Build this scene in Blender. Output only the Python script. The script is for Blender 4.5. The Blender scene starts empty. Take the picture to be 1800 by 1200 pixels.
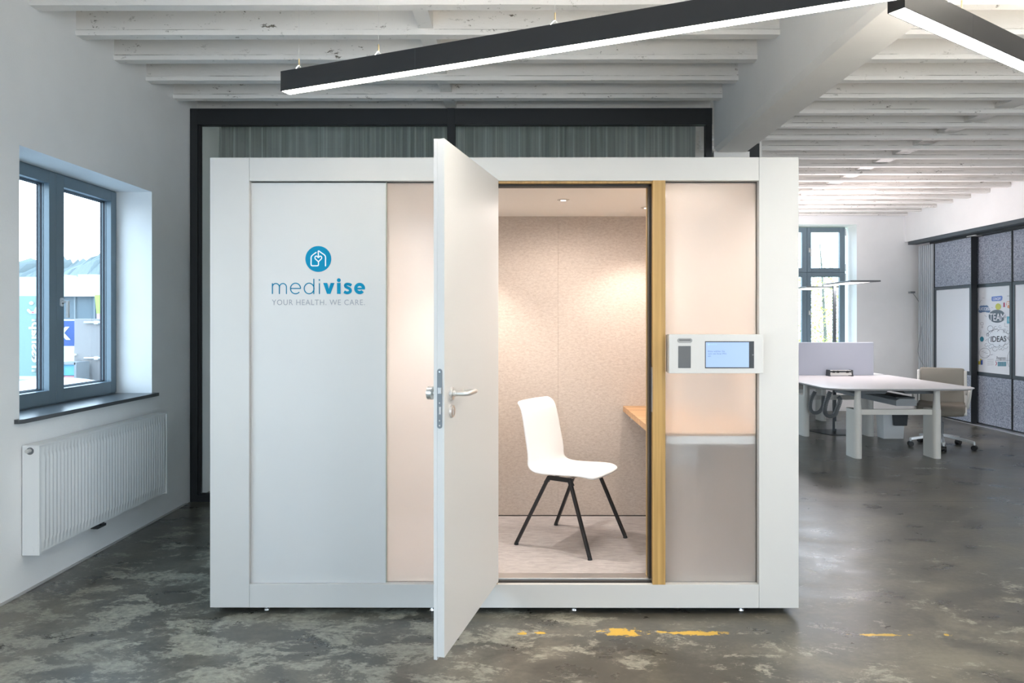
import bpy, bmesh, math, random
from mathutils import Vector, Matrix
random.seed(7)
C = bpy.context.scene.collection
SC = bpy.context.scene
PI = math.pi
R = math.radians
# ------------------------------------------------------------------ camera
F, VX, HY = 1220.0, 912.0, 565.0          # focal length in px, vanishing point of the room's depth, horizon row
EYE = 1.5
YAW = 0.15
cam = bpy.data.cameras.new('camera')
cam.sensor_width = 36.0
cam.lens = F / 1800 * 36
camo = bpy.data.objects.new('camera', cam); C.objects.link(camo)
camo.location = (0, 0, EYE); camo.rotation_euler = (R(90), 0, R(YAW))
CX = VX - F * math.tan(R(YAW))
cam.shift_x = (900 - CX) / 1800
cam.shift_y = (HY - 600) / 1800
cam.clip_end = 400
SC.camera = camo
# ------------------------------------------------------------------ look and world
SC.view_settings.view_transform = 'Standard'
SC.view_settings.look = 'None'
SC.view_settings.gamma = 1.0
SC.view_settings.exposure = 0.62
SC.view_settings.use_curve_mapping = False
SC.cycles.use_denoising = True
SC.cycles.max_bounces = 10
SC.cycles.diffuse_bounces = 6
SC.cycles.transparent_max_bounces = 12
SC.cycles.transmission_bounces = 8
SC.cycles.sample_clamp_indirect = 12.0
w = bpy.data.worlds.new('sky'); SC.world = w; w.use_nodes = True
wn = w.node_tree.nodes; wl = w.node_tree.links
bg = wn['Background']
tc = wn.new('ShaderNodeTexCoord'); sp = wn.new('ShaderNodeSeparateXYZ'); cr = wn.new('ShaderNodeValToRGB')
wl.new(tc.outputs['Generated'], sp.inputs[0]); wl.new(sp.outputs['Z'], cr.inputs[0]); wl.new(cr.outputs[0], bg.inputs[0])
cr.color_ramp.elements[0].position = 0.0; cr.color_ramp.elements[0].color = (0.81, 0.91, 1.0, 1)
cr.color_ramp.elements[1].position = 0.6; cr.color_ramp.elements[1].color = (0.58, 0.78, 1.0, 1)
bg.inputs[1].default_value = 5.3

def portal(name, loc, rot, sx, sy):
    l = bpy.data.lights.new(name, 'AREA'); l.shape = 'RECTANGLE'; l.size = sx; l.size_y = sy
    l.cycles.is_portal = True
    o = bpy.data.objects.new(name, l); C.objects.link(o); o.location = loc; o.rotation_euler = rot
    return o
portal('window_daylight', (-3.12, 4.49, 1.72), (0, R(-90), 0), 1.5, 1.4)
portal('far_window_daylight', (4.95, 12.1, 2.05), (R(-90), 0, 0), 1.4, 2.2)

# ------------------------------------------------------------------ helpers
ORG = {}
def bmn(): return bmesh.new()
def box(bm, x0, x1, y0, y1, z0, z1):
    v = [bm.verts.new((x, y, z)) for x in (x0, x1) for y in (y0, y1) for z in (z0, z1)]
    for f in ((0,1,3,2),(4,6,7,5),(0,4,5,1),(2,3,7,6),(0,2,6,4),(1,5,7,3)):
        bm.faces.new([v[i] for i in f])
    return bm
def B(*a): return box(bmn(), *a)
def xform(bm, M):
    bmesh.ops.transform(bm, matrix=M, verts=bm.verts); return bm
def prism(bm, poly, fn0, fn1):
    a = [bm.verts.new(fn0(p)) for p in poly]; b = [bm.verts.new(fn1(p)) for p in poly]
    n = len(poly)
    bm.faces.new(a); bm.faces.new(b[::-1])
    for i in range(n): bm.faces.new((a[i], b[i], b[(i+1) % n], a[(i+1) % n]))
    return bm
def prism_z(bm, poly, z0, z1): return prism(bm, poly, lambda p: (p[0], p[1], z0), lambda p: (p[0], p[1], z1))
def prism_x(bm, poly, x0, x1): return prism(bm, poly, lambda p: (x0, p[0], p[1]), lambda p: (x1, p[0], p[1]))
def prism_y(bm, poly, y0, y1): return prism(bm, poly, lambda p: (p[0], y0, p[1]), lambda p: (p[0], y1, p[1]))
def cyl(bm, a, b, r0, r1=None, n=20, caps=True):
    r1 = r0 if r1 is None else r1
    a = Vector(a); b = Vector(b); d = (b - a).normalized()
    u = d.orthogonal().normalized(); v = d.cross(u)
    ra = [bm.verts.new(a + r0*(math.cos(2*PI*i/n)*u + math.sin(2*PI*i/n)*v)) for i in range(n)]
    rb = [bm.verts.new(b + r1*(math.cos(2*PI*i/n)*u + math.sin(2*PI*i/n)*v)) for i in range(n)]
    for i in range(n): bm.faces.new((ra[i], ra[(i+1) % n], rb[(i+1) % n], rb[i]))
    if caps: bm.faces.new(ra[::-1]); bm.faces.new(rb)
    return bm
def tube(bm, pts, r, n=10, rz=None):
    pts = [Vector(p) for p in pts]; rings = []; u = None
    for i, p in enumerate(pts):
        d = (pts[min(i+1, len(pts)-1)] - pts[max(i-1, 0)]).normalized()
        u = d.orthogonal().normalized() if u is None else (u - d*u.dot(d)).normalized()
        v = d.cross(u)
        rr = r[i] if isinstance(r, (list, tuple)) else r
        rings.append([bm.verts.new(p + rr*(math.cos(2*PI*k/n)*u + math.sin(2*PI*k/n)*v)) for k in range(n)])
    for a, b in zip(rings, rings[1:]):
        for k in range(n): bm.faces.new((a[k], a[(k+1) % n], b[(k+1) % n], b[k]))
    bm.faces.new(rings[0][::-1]); bm.faces.new(rings[-1])
    return bm
def barbox(bm, a, b, wx, wy, up=(0, 0, 1)):
    """square bar from a to b"""
    a = Vector(a); b = Vector(b); d = (b - a).normalized(); s = d.cross(Vector(up)).normalized(); t = s.cross(d)
    c = []
    for p in (a, b):
        c.append([bm.verts.new(p + sx*s*wx/2 + sy*t*wy/2) for sx, sy in ((-1,-1),(1,-1),(1,1),(-1,1))])
    for i in range(4): bm.faces.new((c[0][i], c[0][(i+1) % 4], c[1][(i+1) % 4], c[1][i]))
    bm.faces.new(c[0][::-1]); bm.faces.new(c[1])
    return bm
def smooth_pts(pts, k=6):
    out = []; P = [Vector(p) for p in pts]
    for i in range(len(P)-1):
        p0, p1, p2, p3 = P[max(i-1, 0)], P[i], P[i+1], P[min(i+2, len(P)-1)]
        for j in range(k):
            t = j/k
            out.append(0.5*((2*p1) + (p2-p0)*t + (2*p0-5*p1+4*p2-p3)*t*t + (3*p1-p0-3*p2+p3)*t**3))
    out.append(P[-1]); return out
def obj(name, bm, m, parent=None, local=False, bevel=0, smooth=False, seg=2, sub=0, solid=0):
    bmesh.ops.recalc_face_normals(bm, faces=bm.faces)
    me = bpy.data.meshes.new(name)
    if parent is None:
        vs = [v.co for v in bm.verts]
        lo = Vector([min(v[i] for v in vs) for i in range(3)]); hi = Vector([max(v[i] for v in vs) for i in range(3)])
        org = Vector(((lo.x+hi.x)/2, (lo.y+hi.y)/2, lo.z))
        bmesh.ops.translate(bm, verts=bm.verts, vec=-org)
    elif not local:
        org = ORG[parent.name]
        bmesh.ops.translate(bm, verts=bm.verts, vec=-org)
    else: org = ORG.get(parent.name, Vector((0, 0, 0)))
    bm.to_mesh(me); bm.free()
    o = bpy.data.objects.new(name, me); C.objects.link(o)
    if parent is None: o.location = org
    else: o.parent = parent
    ORG[o.name] = org
    if m: me.materials.append(m)
    if smooth:
        for p in me.polygons: p.use_smooth = True
    if sub:
        s = o.modifiers.new('sub', 'SUBSURF'); s.levels = s.render_levels = sub
    if solid:
        s = o.modifiers.new('solid', 'SOLIDIFY'); s.thickness = solid; s.offset = 0
    if bevel:
        b = o.modifiers.new('bevel', 'BEVEL'); b.width = bevel; b.segments = seg; b.limit_method = 'ANGLE'; b.angle_limit = R(40)
        if smooth is False:
            for p in me.polygons: p.use_smooth = True
            b.harden_normals = True
    return o
def tag(o, label, cat, group=None, kind=None):
    o['label'] = label; o['category'] = cat
    if group: o['group'] = group
    if kind: o['kind'] = kind
    return o
def thing(name, label, cat, loc=(0, 0, 0), rz=0, group=None):
    o = bpy.data.objects.new(name, None); C.objects.link(o); o.empty_display_size = 0.1
    o.location = loc; o.rotation_euler = (0, 0, rz); ORG[o.name] = Vector(loc)
    return tag(o, label, cat, group)
def struct(name, bm, m, parent=None, **k):
    o = obj(name, bm, m, parent, **k)
    if parent is None: o['kind'] = 'structure'
    return o
def textmesh(s, size=1.0, align='LEFT', offset=0.0, extrude=0.0, spacing=1.0):
    cu = bpy.data.curves.new('t', 'FONT'); cu.body = s; cu.size = size; cu.align_x = align; cu.offset = offset; cu.extrude = extrude; cu.space_character = spacing
    cu.resolution_u = 3
    t = bpy.data.objects.new('t', cu); C.objects.link(t)
    dg = bpy.context.evaluated_depsgraph_get()
    me = bpy.data.meshes.new_from_object(t.evaluated_get(dg))
    bm = bmn(); bm.from_mesh(me)
    bpy.data.objects.remove(t); bpy.data.curves.remove(cu); bpy.data.meshes.remove(me)
    return bm
def fit_text(s, x0, x1, y0, h, offset=0.0, spacing=1.0):
    """text bmesh in a plane, scaled so that it spans x0..x1 with cap height h, baseline y0"""
    bm = textmesh(s, 1.0, offset=offset, spacing=spacing)
    xs = [v.co.x for v in bm.verts]; ys = [v.co.y for v in bm.verts]
    a, b = min(xs), max(xs); ch = max(ys)
    for v in bm.verts: v.co = Vector((x0 + (v.co.x-a)/(b-a)*(x1-x0), y0 + v.co.y/ch*h, 0))
    return bm
ZN = [0.0]
def nz():
    ZN[0] = (ZN[0] + 2.5e-5) % 9e-4
    return ZN[0]
def ribbon(bm, pts, wd, caps=True):
    """flat stroke in the xy plane"""
    z_ = nz()
    pts = [Vector((p[0], p[1])) for p in pts]; n = len(pts); L = []; Rr = []
    for i in range(n):
        d = (pts[min(i+1, n-1)] - pts[max(i-1, 0)])
        if d.length == 0: d = Vector((1, 0))
        d.normalize(); nn = Vector((-d.y, d.x))
        L.append(bm.verts.new((*(pts[i] + nn*wd/2), z_))); Rr.append(bm.verts.new((*(pts[i] - nn*wd/2), z_)))
    for i in range(n-1): bm.faces.new((L[i], L[i+1], Rr[i+1], Rr[i]))
    if caps:
        for p in (pts[0], pts[-1]): disc(bm, p.x, p.y, wd/2, 12)
    return bm
def disc(bm, x, y, r, n=40, ry=None):
    ry = r if ry is None else ry; z_ = nz()
    bm.faces.new([bm.verts.new((x + r*math.cos(2*PI*i/n), y + ry*math.sin(2*PI*i/n), z_)) for i in range(n)]); return bm
def arc(cx, cy, r, a0, a1, n=24, ry=None):
    ry = r if ry is None else ry
    return [(cx + r*math.cos(R(a0 + (a1-a0)*i/n)), cy + ry*math.sin(R(a0 + (a1-a0)*i/n))) for i in range(n+1)]
def mapv(bm, fn):
    for v in bm.verts: v.co = Vector(fn(v.co))
    return bm
def poly_flat(bm, pts):
    z_ = nz(); f = bm.faces.new([bm.verts.new((p[0], p[1], z_)) for p in pts]); bmesh.ops.triangulate(bm, faces=[f]); return bm
def wx(px, Y): return (px - VX) * Y / F
def wz(py, Y): return EYE - (py - HY) * Y / F

# ------------------------------------------------------------------ materials
def mat(name, col, rough=0.5, metal=0.0, spec=0.5, coat=0.0, emit=None, es=0.0):
    m = bpy.data.materials.new(name); m.use_nodes = True
    p = m.node_tree.nodes['Principled BSDF']
    p.inputs['Base Color'].default_value = (*col, 1); p.inputs['Roughness'].default_value = rough
    p.inputs['Metallic'].default_value = metal; p.inputs['Specular IOR Level'].default_value = spec
    p.inputs['Coat Weight'].default_value = coat
    if emit: p.inputs['Emission Color'].default_value = (*emit, 1); p.inputs['Emission Strength'].default_value = es
    return m
def nodes(m): return m.node_tree.nodes, m.node_tree.links, m.node_tree.nodes['Principled BSDF']
def ramp(N, stops):
    r = N.new('ShaderNodeValToRGB'); e = r.color_ramp.elements
    while len(e) < len(stops): e.new(0.5)
    for k, (p, c) in enumerate(stops):
        e[k].position = p; e[k].color = (*c, 1) if len(c) == 3 else c
    return r
def noise(N, L, scale, detail=4, rough=0.55, vec=None, sc=None, dist=0.0, coord='Object', loc=(0, 0, 0), rot=(0, 0, 0)):
    n = N.new('ShaderNodeTexNoise'); n.inputs['Scale'].default_value = scale; n.inputs['Detail'].default_value = detail
    n.inputs['Roughness'].default_value = rough; n.inputs['Distortion'].default_value = dist
    if vec is None:
        t = N.new('ShaderNodeTexCoord'); vec = t.outputs[coord]
    mp = N.new('ShaderNodeMapping'); mp.inputs['Scale'].default_value = sc or (1, 1, 1); mp.inputs['Location'].default_value = loc; mp.inputs['Rotation'].default_value = rot
    L.new(vec, mp.inputs[0]); L.new(mp.outputs[0], n.inputs['Vector'])
    return n
def bump(N, L, p, src, strength=0.3, dist=0.01):
    b = N.new('ShaderNodeBump'); b.inputs['Strength'].default_value = strength; b.inputs['Distance'].default_value = dist
    L.new(src, b.inputs['Height']); L.new(b.outputs[0], p.inputs['Normal']); return b
def mixc(N, L, fac, a, b, mode='MIX'):
    m = N.new('ShaderNodeMix'); m.data_type = 'RGBA'; m.blend_type = mode
    for sock, v in ((m.inputs[0], fac), (m.inputs[6], a), (m.inputs[7], b)):
        if hasattr(v, 'links') or hasattr(v, 'is_linked'): L.new(v, sock)
        elif isinstance(v, (int, float)): sock.default_value = v
        else: sock.default_value = (*v, 1)
    return m.outputs[2]
def math_(N, L, op, a, b=None, c=None):
    m = N.new('ShaderNodeMath'); m.operation = op
    for i, v in enumerate((a, b, c)):
        if v is None: continue
        if isinstance(v, (int, float)): m.inputs[i].default_value = v
        else: L.new(v, m.inputs[i])
    return m.outputs[0]

ZJ_LINE = 3.27 + 0.0365
def plaster(name, col, bs=0.15, speck=False):
    m = mat(name, col, 0.75, spec=0.25); N, L, p = nodes(m)
    n = noise(N, L, 90, 3); n2 = noise(N, L, 3.0, 4)
    r = ramp(N, [(0.3, tuple(c*0.96 for c in col)), (0.7, col)]); L.new(n2.outputs[0], r.inputs[0])
    out = r.outputs[0]
    if speck:
        a = noise(N, L, 14, 8, 0.75, sc=(1, 1, 2)); b = noise(N, L, 1.6, 3, 0.5, loc=(3, 1, 4))
        ra = ramp(N, [(0.60, (0, 0, 0)), (0.64, (1, 1, 1))]); L.new(a.outputs[0], ra.inputs[0])
        rb = ramp(N, [(0.47, (0, 0, 0)), (0.6, (1, 1, 1))]); L.new(b.outputs[0], rb.inputs[0])
        k = math_(N, L, 'MULTIPLY', ra.outputs[0], rb.outputs[0])
        # broken dark crack along the form-board line just above each joist's lower lip
        ge = N.new('ShaderNodeNewGeometry'); sz = N.new('ShaderNodeSeparateXYZ'); L.new(ge.outputs['Position'], sz.inputs[0])
        wob = noise(N, L, 5, 4, 0.6, sc=(1, 0, 0)); zz = math_(N, L, 'MULTIPLY_ADD', wob.outputs[0], 0.006, sz.outputs[2])
        ln = math_(N, L, 'LESS_THAN', math_(N, L, 'ABSOLUTE', math_(N, L, 'SUBTRACT', zz, ZJ_LINE)), 0.0035)
        cn = noise(N, L, 2.2, 6, 0.65, sc=(1, 5, 1)); rc = ramp(N, [(0.47, (0, 0, 0)), (0.56, (1, 1, 1))]); L.new(cn.outputs[0], rc.inputs[0])
        k = math_(N, L, 'MAXIMUM', k, math_(N, L, 'MULTIPLY', math_(N, L, 'MULTIPLY', ln, rc.outputs[0]), 0.75))
        out = mixc(N, L, k, out, (0.16, 0.14, 0.11))
        n3 = noise(N, L, 22, 6, 0.7, sc=(0.4, 1, 1.5))
        h = math_(N, L, 'MULTIPLY_ADD', n3.outputs[0], 1.0, math_(N, L, 'MULTIPLY', k, -0.6))
        bump(N, L, p, h, 0.35, 0.012)
    else: bump(N, L, p, n.outputs[0], bs, 0.004)
    L.new(out, p.inputs['Base Color'])
    return m
M_wall = plaster('white_wall_paint', (0.87, 0.87, 0.865))
M_ceil = plaster('painted_concrete', (0.84, 0.81, 0.775), speck=True)
M_beam = plaster('painted_beam', (0.86, 0.83, 0.795), 0.3)
M_white = mat('white_lacquer', (0.58, 0.57, 0.548), 0.4)
M_doorw = mat('white_door_laminate', (0.61, 0.595, 0.575), 0.52)
M_panel = mat('white_panel', (0.60, 0.595, 0.582), 0.36)
M_plastic = mat('white_plastic', (0.57, 0.565, 0.55), 0.4)
M_rad = mat('radiator_enamel', (0.80, 0.81, 0.81), 0.3)
M_anth = mat('anthracite_steel', (0.012, 0.014, 0.016), 0.5)
M_black = mat('black_plastic', (0.012, 0.012, 0.013), 0.45)
M_lampbody = mat('black_anodised_aluminium', (0.018, 0.018, 0.019), 0.42)
M_chrome = mat('chrome', (0.75, 0.75, 0.76), 0.12, 1.0)
M_steel = mat('brushed_stainless', (0.74, 0.73, 0.71), 0.32, 0.9)
M_lock = mat("lock_steel", (0.17, 0.185, 0.20), 0.45, 0.2)
M_alu = mat('aluminium', (0.75, 0.75, 0.75), 0.35, 1.0)
M_frame = mat('slate_grey_window_paint', (0.15, 0.205, 0.245), 0.35)
M_cab = mat('dark_blue_grey_steel', (0.045, 0.06, 0.072), 0.4)
M_seal = mat('window_seal', (0.02, 0.025, 0.04), 0.5)
M_sill = mat('dark_sill_stone', (0.075, 0.08, 0.085), 0.3)
M_gasket = mat('dark_gasket', (0.02, 0.015, 0.012), 0.6)
M_blue = mat('logo_blue', (0.0, 0.23, 0.40), 0.65, spec=0.2)
M_blueT = mat('logo_blue_thin', (0.0, 0.19, 0.33), 0.65, spec=0.2)
M_greytxt = mat('caption_grey', (0.30, 0.32, 0.35), 0.5)
M_logow = mat('logo_white', (0.78, 0.82, 0.86), 0.4)
M_desk = mat('white_desktop', (0.78, 0.75, 0.76), 0.35)
M_deskleg = mat('warm_white_metal', (0.76, 0.74, 0.70), 0.4)
M_grey = mat('grey_plastic', (0.16, 0.17, 0.18), 0.5)
M_dgrey = mat('dark_grey_plastic', (0.055, 0.06, 0.065), 0.5)
M_brass = mat('brass', (0.75, 0.6, 0.35), 0.3, 1.0)
M_led = mat('led_diffuser', (1, 1, 1), 0.5, emit=(1.0, 0.935, 0.83), es=32.0)
M_upfill = mat('added_uplight_glow', (1, 1, 1), 0.5, emit=(1.0, 0.935, 0.83), es=70.0)  # glow of the added top strip that brightens the ceiling
M_led2 = mat('led_panel', (1, 1, 1), 0.5, emit=(1.0, 0.93, 0.9), es=0.9)
M_screenw = mat('divider_fabric', (0.50, 0.52, 0.60), 0.8)
M_redish = mat('red_tag', (0.5, 0.15, 0.13), 0.6)

def glass_simple(name, tint=(0.93, 0.97, 0.98), rough=0.02, ior=1.5, refl=1.0):
    m = bpy.data.materials.new(name); m.use_nodes = True; N = m.node_tree.nodes; L = m.node_tree.links
    for n in list(N): N.remove(n)
    o = N.new('ShaderNodeOutputMaterial'); mx = N.new('ShaderNodeMixShader'); t = N.new('ShaderNodeBsdfTransparent'); g = N.new('ShaderNodeBsdfGlossy'); f = N.new('ShaderNodeFresnel')
    t.inputs[0].default_value = (*tint, 1); g.inputs['Roughness'].default_value = rough; f.inputs[0].default_value = ior
    ge = N.new('ShaderNodeNewGeometry'); fr_ = math_(N, L, 'SUBTRACT', 1.0, ge.outputs['Backfacing'])
    k = math_(N, L, 'MULTIPLY', math_(N, L, 'MULTIPLY', f.outputs[0], refl), fr_)
    L.new(k, mx.inputs[0]); L.new(t.outputs[0], mx.inputs[1]); L.new(g.outputs[0], mx.inputs[2]); L.new(mx.outputs[0], o.inputs[0])
    return m
M_glass = glass_simple('window_glass')
M_pglass = glass_simple('partition_glass', (0.90, 0.91, 0.90), 0.01, 1.5, 1.6)
def frosted():
    m = bpy.data.materials.new('frosted_glass'); m.use_nodes = True; N = m.node_tree.nodes; L = m.node_tree.links
    for n in list(N): N.remove(n)
    o = N.new('ShaderNodeOutputMaterial'); mx = N.new('ShaderNodeMixShader'); t = N.new('ShaderNodeBsdfTranslucent'); g = N.new('ShaderNodeBsdfRefraction')
    d = N.new('ShaderNodeBsdfDiffuse'); d.inputs[0].default_value = (0.8, 0.8, 0.8, 1); m2 = N.new('ShaderNodeMixShader'); m3 = N.new('ShaderNodeMixShader')
    gl = N.new('ShaderNodeBsdfGlossy'); gl.inputs['Roughness'].default_value = 0.12; fr = N.new('ShaderNodeFresnel'); fr.inputs[0].default_value = 1.35
    t.inputs[0].default_value = (1, 0.99, 0.98, 1); g.inputs['Color'].default_value = (1, 0.995, 0.99, 1); g.inputs['Roughness'].default_value = 0.31; g.inputs['IOR'].default_value = 1.18
    mx.inputs[0].default_value = 0.42; m2.inputs[0].default_value = 0.10
    L.new(g.outputs[0], mx.inputs[1]); L.new(t.outputs[0], mx.inputs[2])
    L.new(mx.outputs[0], m2.inputs[1]); L.new(d.outputs[0], m2.inputs[2])
    ge = N.new('ShaderNodeNewGeometry'); k = math_(N, L, 'MULTIPLY', fr.outputs[0], math_(N, L, 'SUBTRACT', 1.0, ge.outputs['Backfacing']))
    L.new(k, m3.inputs[0]); L.new(m2.outputs[0], m3.inputs[1]); L.new(gl.outputs[0], m3.inputs[2]); L.new(m3.outputs[0], o.inputs[0])
    return m
M_frost = frosted()
def wood(name, dark, light, axis='Z', sc=1.0):
    m = mat(name, light, 0.42); N, L, p = nodes(m)
    s = {'Z': (60, 60, 1.2), 'Y': (60, 1.2, 60), 'X': (1.2, 60, 60)}[axis]
    a = noise(N, L, 1.0*sc, 5, 0.6, sc=s, dist=0.4); b = noise(N, L, 0.25*sc, 3, 0.5, sc=s, dist=1.0, loc=(3, 5, 1))
    r = ramp(N, [(0.3, dark), (0.65, light)]); r2 = ramp(N, [(0.35, (0.8, 0.8, 0.8)), (0.6, (1, 1, 1))])
    L.new(a.outputs[0], r.inputs[0]); L.new(b.outputs[0], r2.inputs[0])
    L.new(mixc(N, L, 1.0, r.outputs[0], r2.outputs[0], 'MULTIPLY'), p.inputs['Base Color'])
    bump(N, L, p, a.outputs[0], 0.08, 0.002)
    return m
M_oak = wood('oak_veneer', (0.35, 0.205, 0.062), (0.52, 0.325, 0.115))
M_oakd = wood('oak_desk', (0.46, 0.26, 0.12), (0.62, 0.38, 0.20), 'X')
def fibre(name, a, b, sc, scale=1.0, rough=0.95, bs=0.4):
    m = mat(name, a, rough, spec=0.1); N, L, p = nodes(m)
    n = noise(N, L, scale, 6, 0.7, sc=sc, dist=0.6); r = ramp(N, [(0.35, a), (0.62, b)]); L.new(n.outputs[0], r.inputs[0]); L.new(r.outputs[0], p.inputs['Base Color'])
    bump(N, L, p, n.outputs[0], bs, 0.004)
    return m
M_felt = fibre('beige_wool_felt', (0.455, 0.385, 0.33), (0.565, 0.495, 0.435), (42, 42, 85), bs=0.2)
M_carpet = fibre('booth_carpet', (0.34, 0.318, 0.31), (0.47, 0.44, 0.43), (14, 70, 14))
M_gfelt = fibre('grey_acoustic_felt', (0.13, 0.15, 0.19), (0.42, 0.46, 0.54), (60, 60, 60))
M_curtain = mat('grey_sheer_curtain', (0.42, 0.44, 0.42), 0.9)
M_mesh = mat('beige_mesh', (0.34, 0.31, 0.265), 0.8)

def floor_mat():
    m = mat('worn_concrete', (0.08, 0.08, 0.075), 0.3); N, L, p = nodes(m)
    tcn = N.new('ShaderNodeTexCoord'); geo = N.new('ShaderNodeNewGeometry'); pos = geo.outputs['Position']
    sep = N.new('ShaderNodeSeparateXYZ'); L.new(pos, sep.inputs[0]); X, Y = sep.outputs[0], sep.outputs[1]
    big = noise(N, L, 0.9, 5, 0.6, vec=pos, sc=(0.8, 1.2, 1), dist=0.5)
    mid = noise(N, L, 3.2, 8, 0.62, vec=pos, sc=(0.75, 1.15, 1), dist=0.3, rot=(0, 0, 0.5))
    fine = noise(N, L, 26, 6, 0.7, vec=pos, sc=(1, 1.4, 1))
    base = ramp(N, [(0.30, (0.034, 0.032, 0.027)), (0.49, (0.078, 0.073, 0.059)), (0.64, (0.18, 0.165, 0.13))])
    L.new(math_(N, L, 'MULTIPLY_ADD', fine.outputs[0], 0.18, math_(N, L, 'MULTIPLY_ADD', mid.outputs[0], 0.52, math_(N, L, 'MULTIPLY', big.outputs[0], 0.32))), base.inputs[0])
    # worn pale patches, dense at the front left, sparse to the right
    gx = N.new('ShaderNodeMapRange'); L.new(X, gx.inputs[0]); gx.inputs[1].default_value = -0.5; gx.inputs[2].default_value = 1.0; gx.inputs[3].default_value = 0.0; gx.inputs[4].default_value = 0.075
    gy = N.new('ShaderNodeMapRange'); L.new(Y, gy.inputs[0]); gy.inputs[1].default_value = 3.2; gy.inputs[2].default_value = 6.0; gy.inputs[3].default_value = 0.0; gy.inputs[4].default_value = 0.09
    flake = noise(N, L, 4.4, 13, 0.74, vec=pos, sc=(0.8, 1.3, 1), dist=0.35, loc=(2.3, 0.7, 0), rot=(0, 0, 0.35))
    f2 = math_(N, L, 'SUBTRACT', math_(N, L, 'SUBTRACT', flake.outputs[0], gx.outputs[0]), gy.outputs[0])
    grain = noise(N, L, 60, 7, 0.8, vec=pos, sc=(0.7, 1.3, 1), rot=(0, 0, 0.4))
    f2 = math_(N, L, 'MULTIPLY_ADD', math_(N, L, 'SUBTRACT', grain.outputs[0], 0.5), 0.36, f2)
    fm = ramp(N, [(0.488, (0, 0, 0)), (0.53, (1, 1, 1))]); L.new(f2, fm.inputs[0])
    fc = ramp(N, [(0.3, (0.17, 0.165, 0.132)), (0.7, (0.42, 0.40, 0.325))]); L.new(fine.outputs[0], fc.inputs[0])
    col = mixc(N, L, math_(N, L, 'MULTIPLY', fm.outputs[0], 0.8), base.outputs[0], fc.outputs[0])
    # yellow paint remains along one line in front of the booth
    yn = noise(N, L, 22, 7, 0.7, vec=pos, sc=(0.8, 1.3, 1), loc=(5.1, 2.2, 0))
    best = None
    for cx_, cy_, rx_, ry_, wgt in ((0.50, 3.352, 0.085, 0.032, 1.0), (0.86, 3.345, 0.17, 0.024, 1.35), (0.015, 3.34, 0.022, 0.018, 1.1), (0.10, 3.345, 0.03, 0.014, 1.3), (1.72, 3.33, 0.16, 0.016, 1.6), (2.05, 3.33, 0.03, 0.014, 1.3), (0.69, 3.355, 0.03, 0.014, 1.2)):
        u_ = math_(N, L, 'MULTIPLY', math_(N, L, 'SUBTRACT', X, cx_), 1/rx_); v_ = math_(N, L, 'MULTIPLY', math_(N, L, 'SUBTRACT', Y, cy_), 1/ry_)
        d_ = math_(N, L, 'MULTIPLY', math_(N, L, 'SQRT', math_(N, L, 'ADD', math_(N, L, 'MULTIPLY', u_, u_), math_(N, L, 'MULTIPLY', v_, v_))), wgt)
        best = d_ if best is None else math_(N, L, 'MINIMUM', best, d_)
    ym = ramp(N, [(0.27, (0, 0, 0)), (0.30, (1, 1, 1))]); L.new(math_(N, L, 'MULTIPLY_ADD', best, -0.20, yn.outputs[0]), ym.inputs[0])
    col = mixc(N, L, math_(N, L, 'MULTIPLY', ym.outputs[0], 0.9), col, (0.62, 0.38, 0.03))
    # hairline joint across the floor
    jd = math_(N, L, 'ABSOLUTE', math_(N, L, 'SUBTRACT', Y, 5.80)); jm = math_(N, L, 'LESS_THAN', jd, 0.006)
    jx = math_(N, L, 'GREATER_THAN', X, 1.9)
    col = mixc(N, L, math_(N, L, 'MULTIPLY', math_(N, L, 'MULTIPLY', jm, jx), 0.7), col, (0.01, 0.01, 0.01))
    L.new(col, p.inputs['Base Color'])
    rr = N.new('ShaderNodeMapRange'); L.new(mid.outputs[0], rr.inputs[0]); rr.inputs[1].default_value = 0.3; rr.inputs[2].default_value = 0.7; rr.inputs[3].default_value = 0.24; rr.inputs[4].default_value = 0.40
    L.new(math_(N, L, 'MULTIPLY_ADD', fm.outputs[0], 0.07, rr.outputs[0]), p.inputs['Roughness'])
    bump(N, L, p, math_(N, L, 'MULTIPLY_ADD', fm.outputs[0], -0.15, fine.outputs[0]), 0.07, 0.003)
    p.inputs['Specular IOR Level'].default_value = 0.6
    return m
M_floor = floor_mat()

# ------------------------------------------------------------------ room shell
XL, XR, YF, YB, ZJ, ZC = -2.74, 6.95, 11.66, -4.2, 3.27, 3.56
TH = 0.38
struct('floor', B(XL-TH, XR+0.3, YB-0.3, YF+0.45, -0.12, 0), M_floor)
# left wall with the near window opening and one more opening behind the camera
wy0, wy1, wz0, wz1 = 3.80, 5.175, 0.945, 2.468
vy0, vy1 = -3.4, 2.6  # unseen wide opening, added so daylight reaches the booth front
bm = bmn()
for a in ((YB, YF+0.45, 0, wz0), (YB, YF+0.45, wz1, ZC), (YB, vy0, wz0, wz1), (vy1, wy0, wz0, wz1), (wy1, 7.0, wz0, wz1), (8.4, 9.2, wz0, wz1), (10.6, YF+0.45, wz0, wz1)):  # both openings beyond the partition are unseen, added to light the curtain
    box(bm, XL-TH, XL, *a)
struct('wall_left', bm, M_wall)
fx0, fx1, fz0, fz1 = 4.26, 5.67, 0.95, 3.13
gx0, gx1 = 2.0, 3.45
bm = bmn()
box(bm, XL, XR, YF, YF+0.45, 0, fz0); box(bm, XL, XR, YF, YF+0.45, fz1, ZC)
box(bm, XL, -1.2, YF, YF+0.45, fz0, fz1); box(bm, 0.6, gx0, YF, YF+0.45, fz0, fz1); box(bm, gx1, fx0, YF, YF+0.45, fz0, fz1); box(bm, fx1, XR, YF, YF+0.45, fz0, fz1)  # leftmost opening is unseen, added to light the curtain from behind
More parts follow.
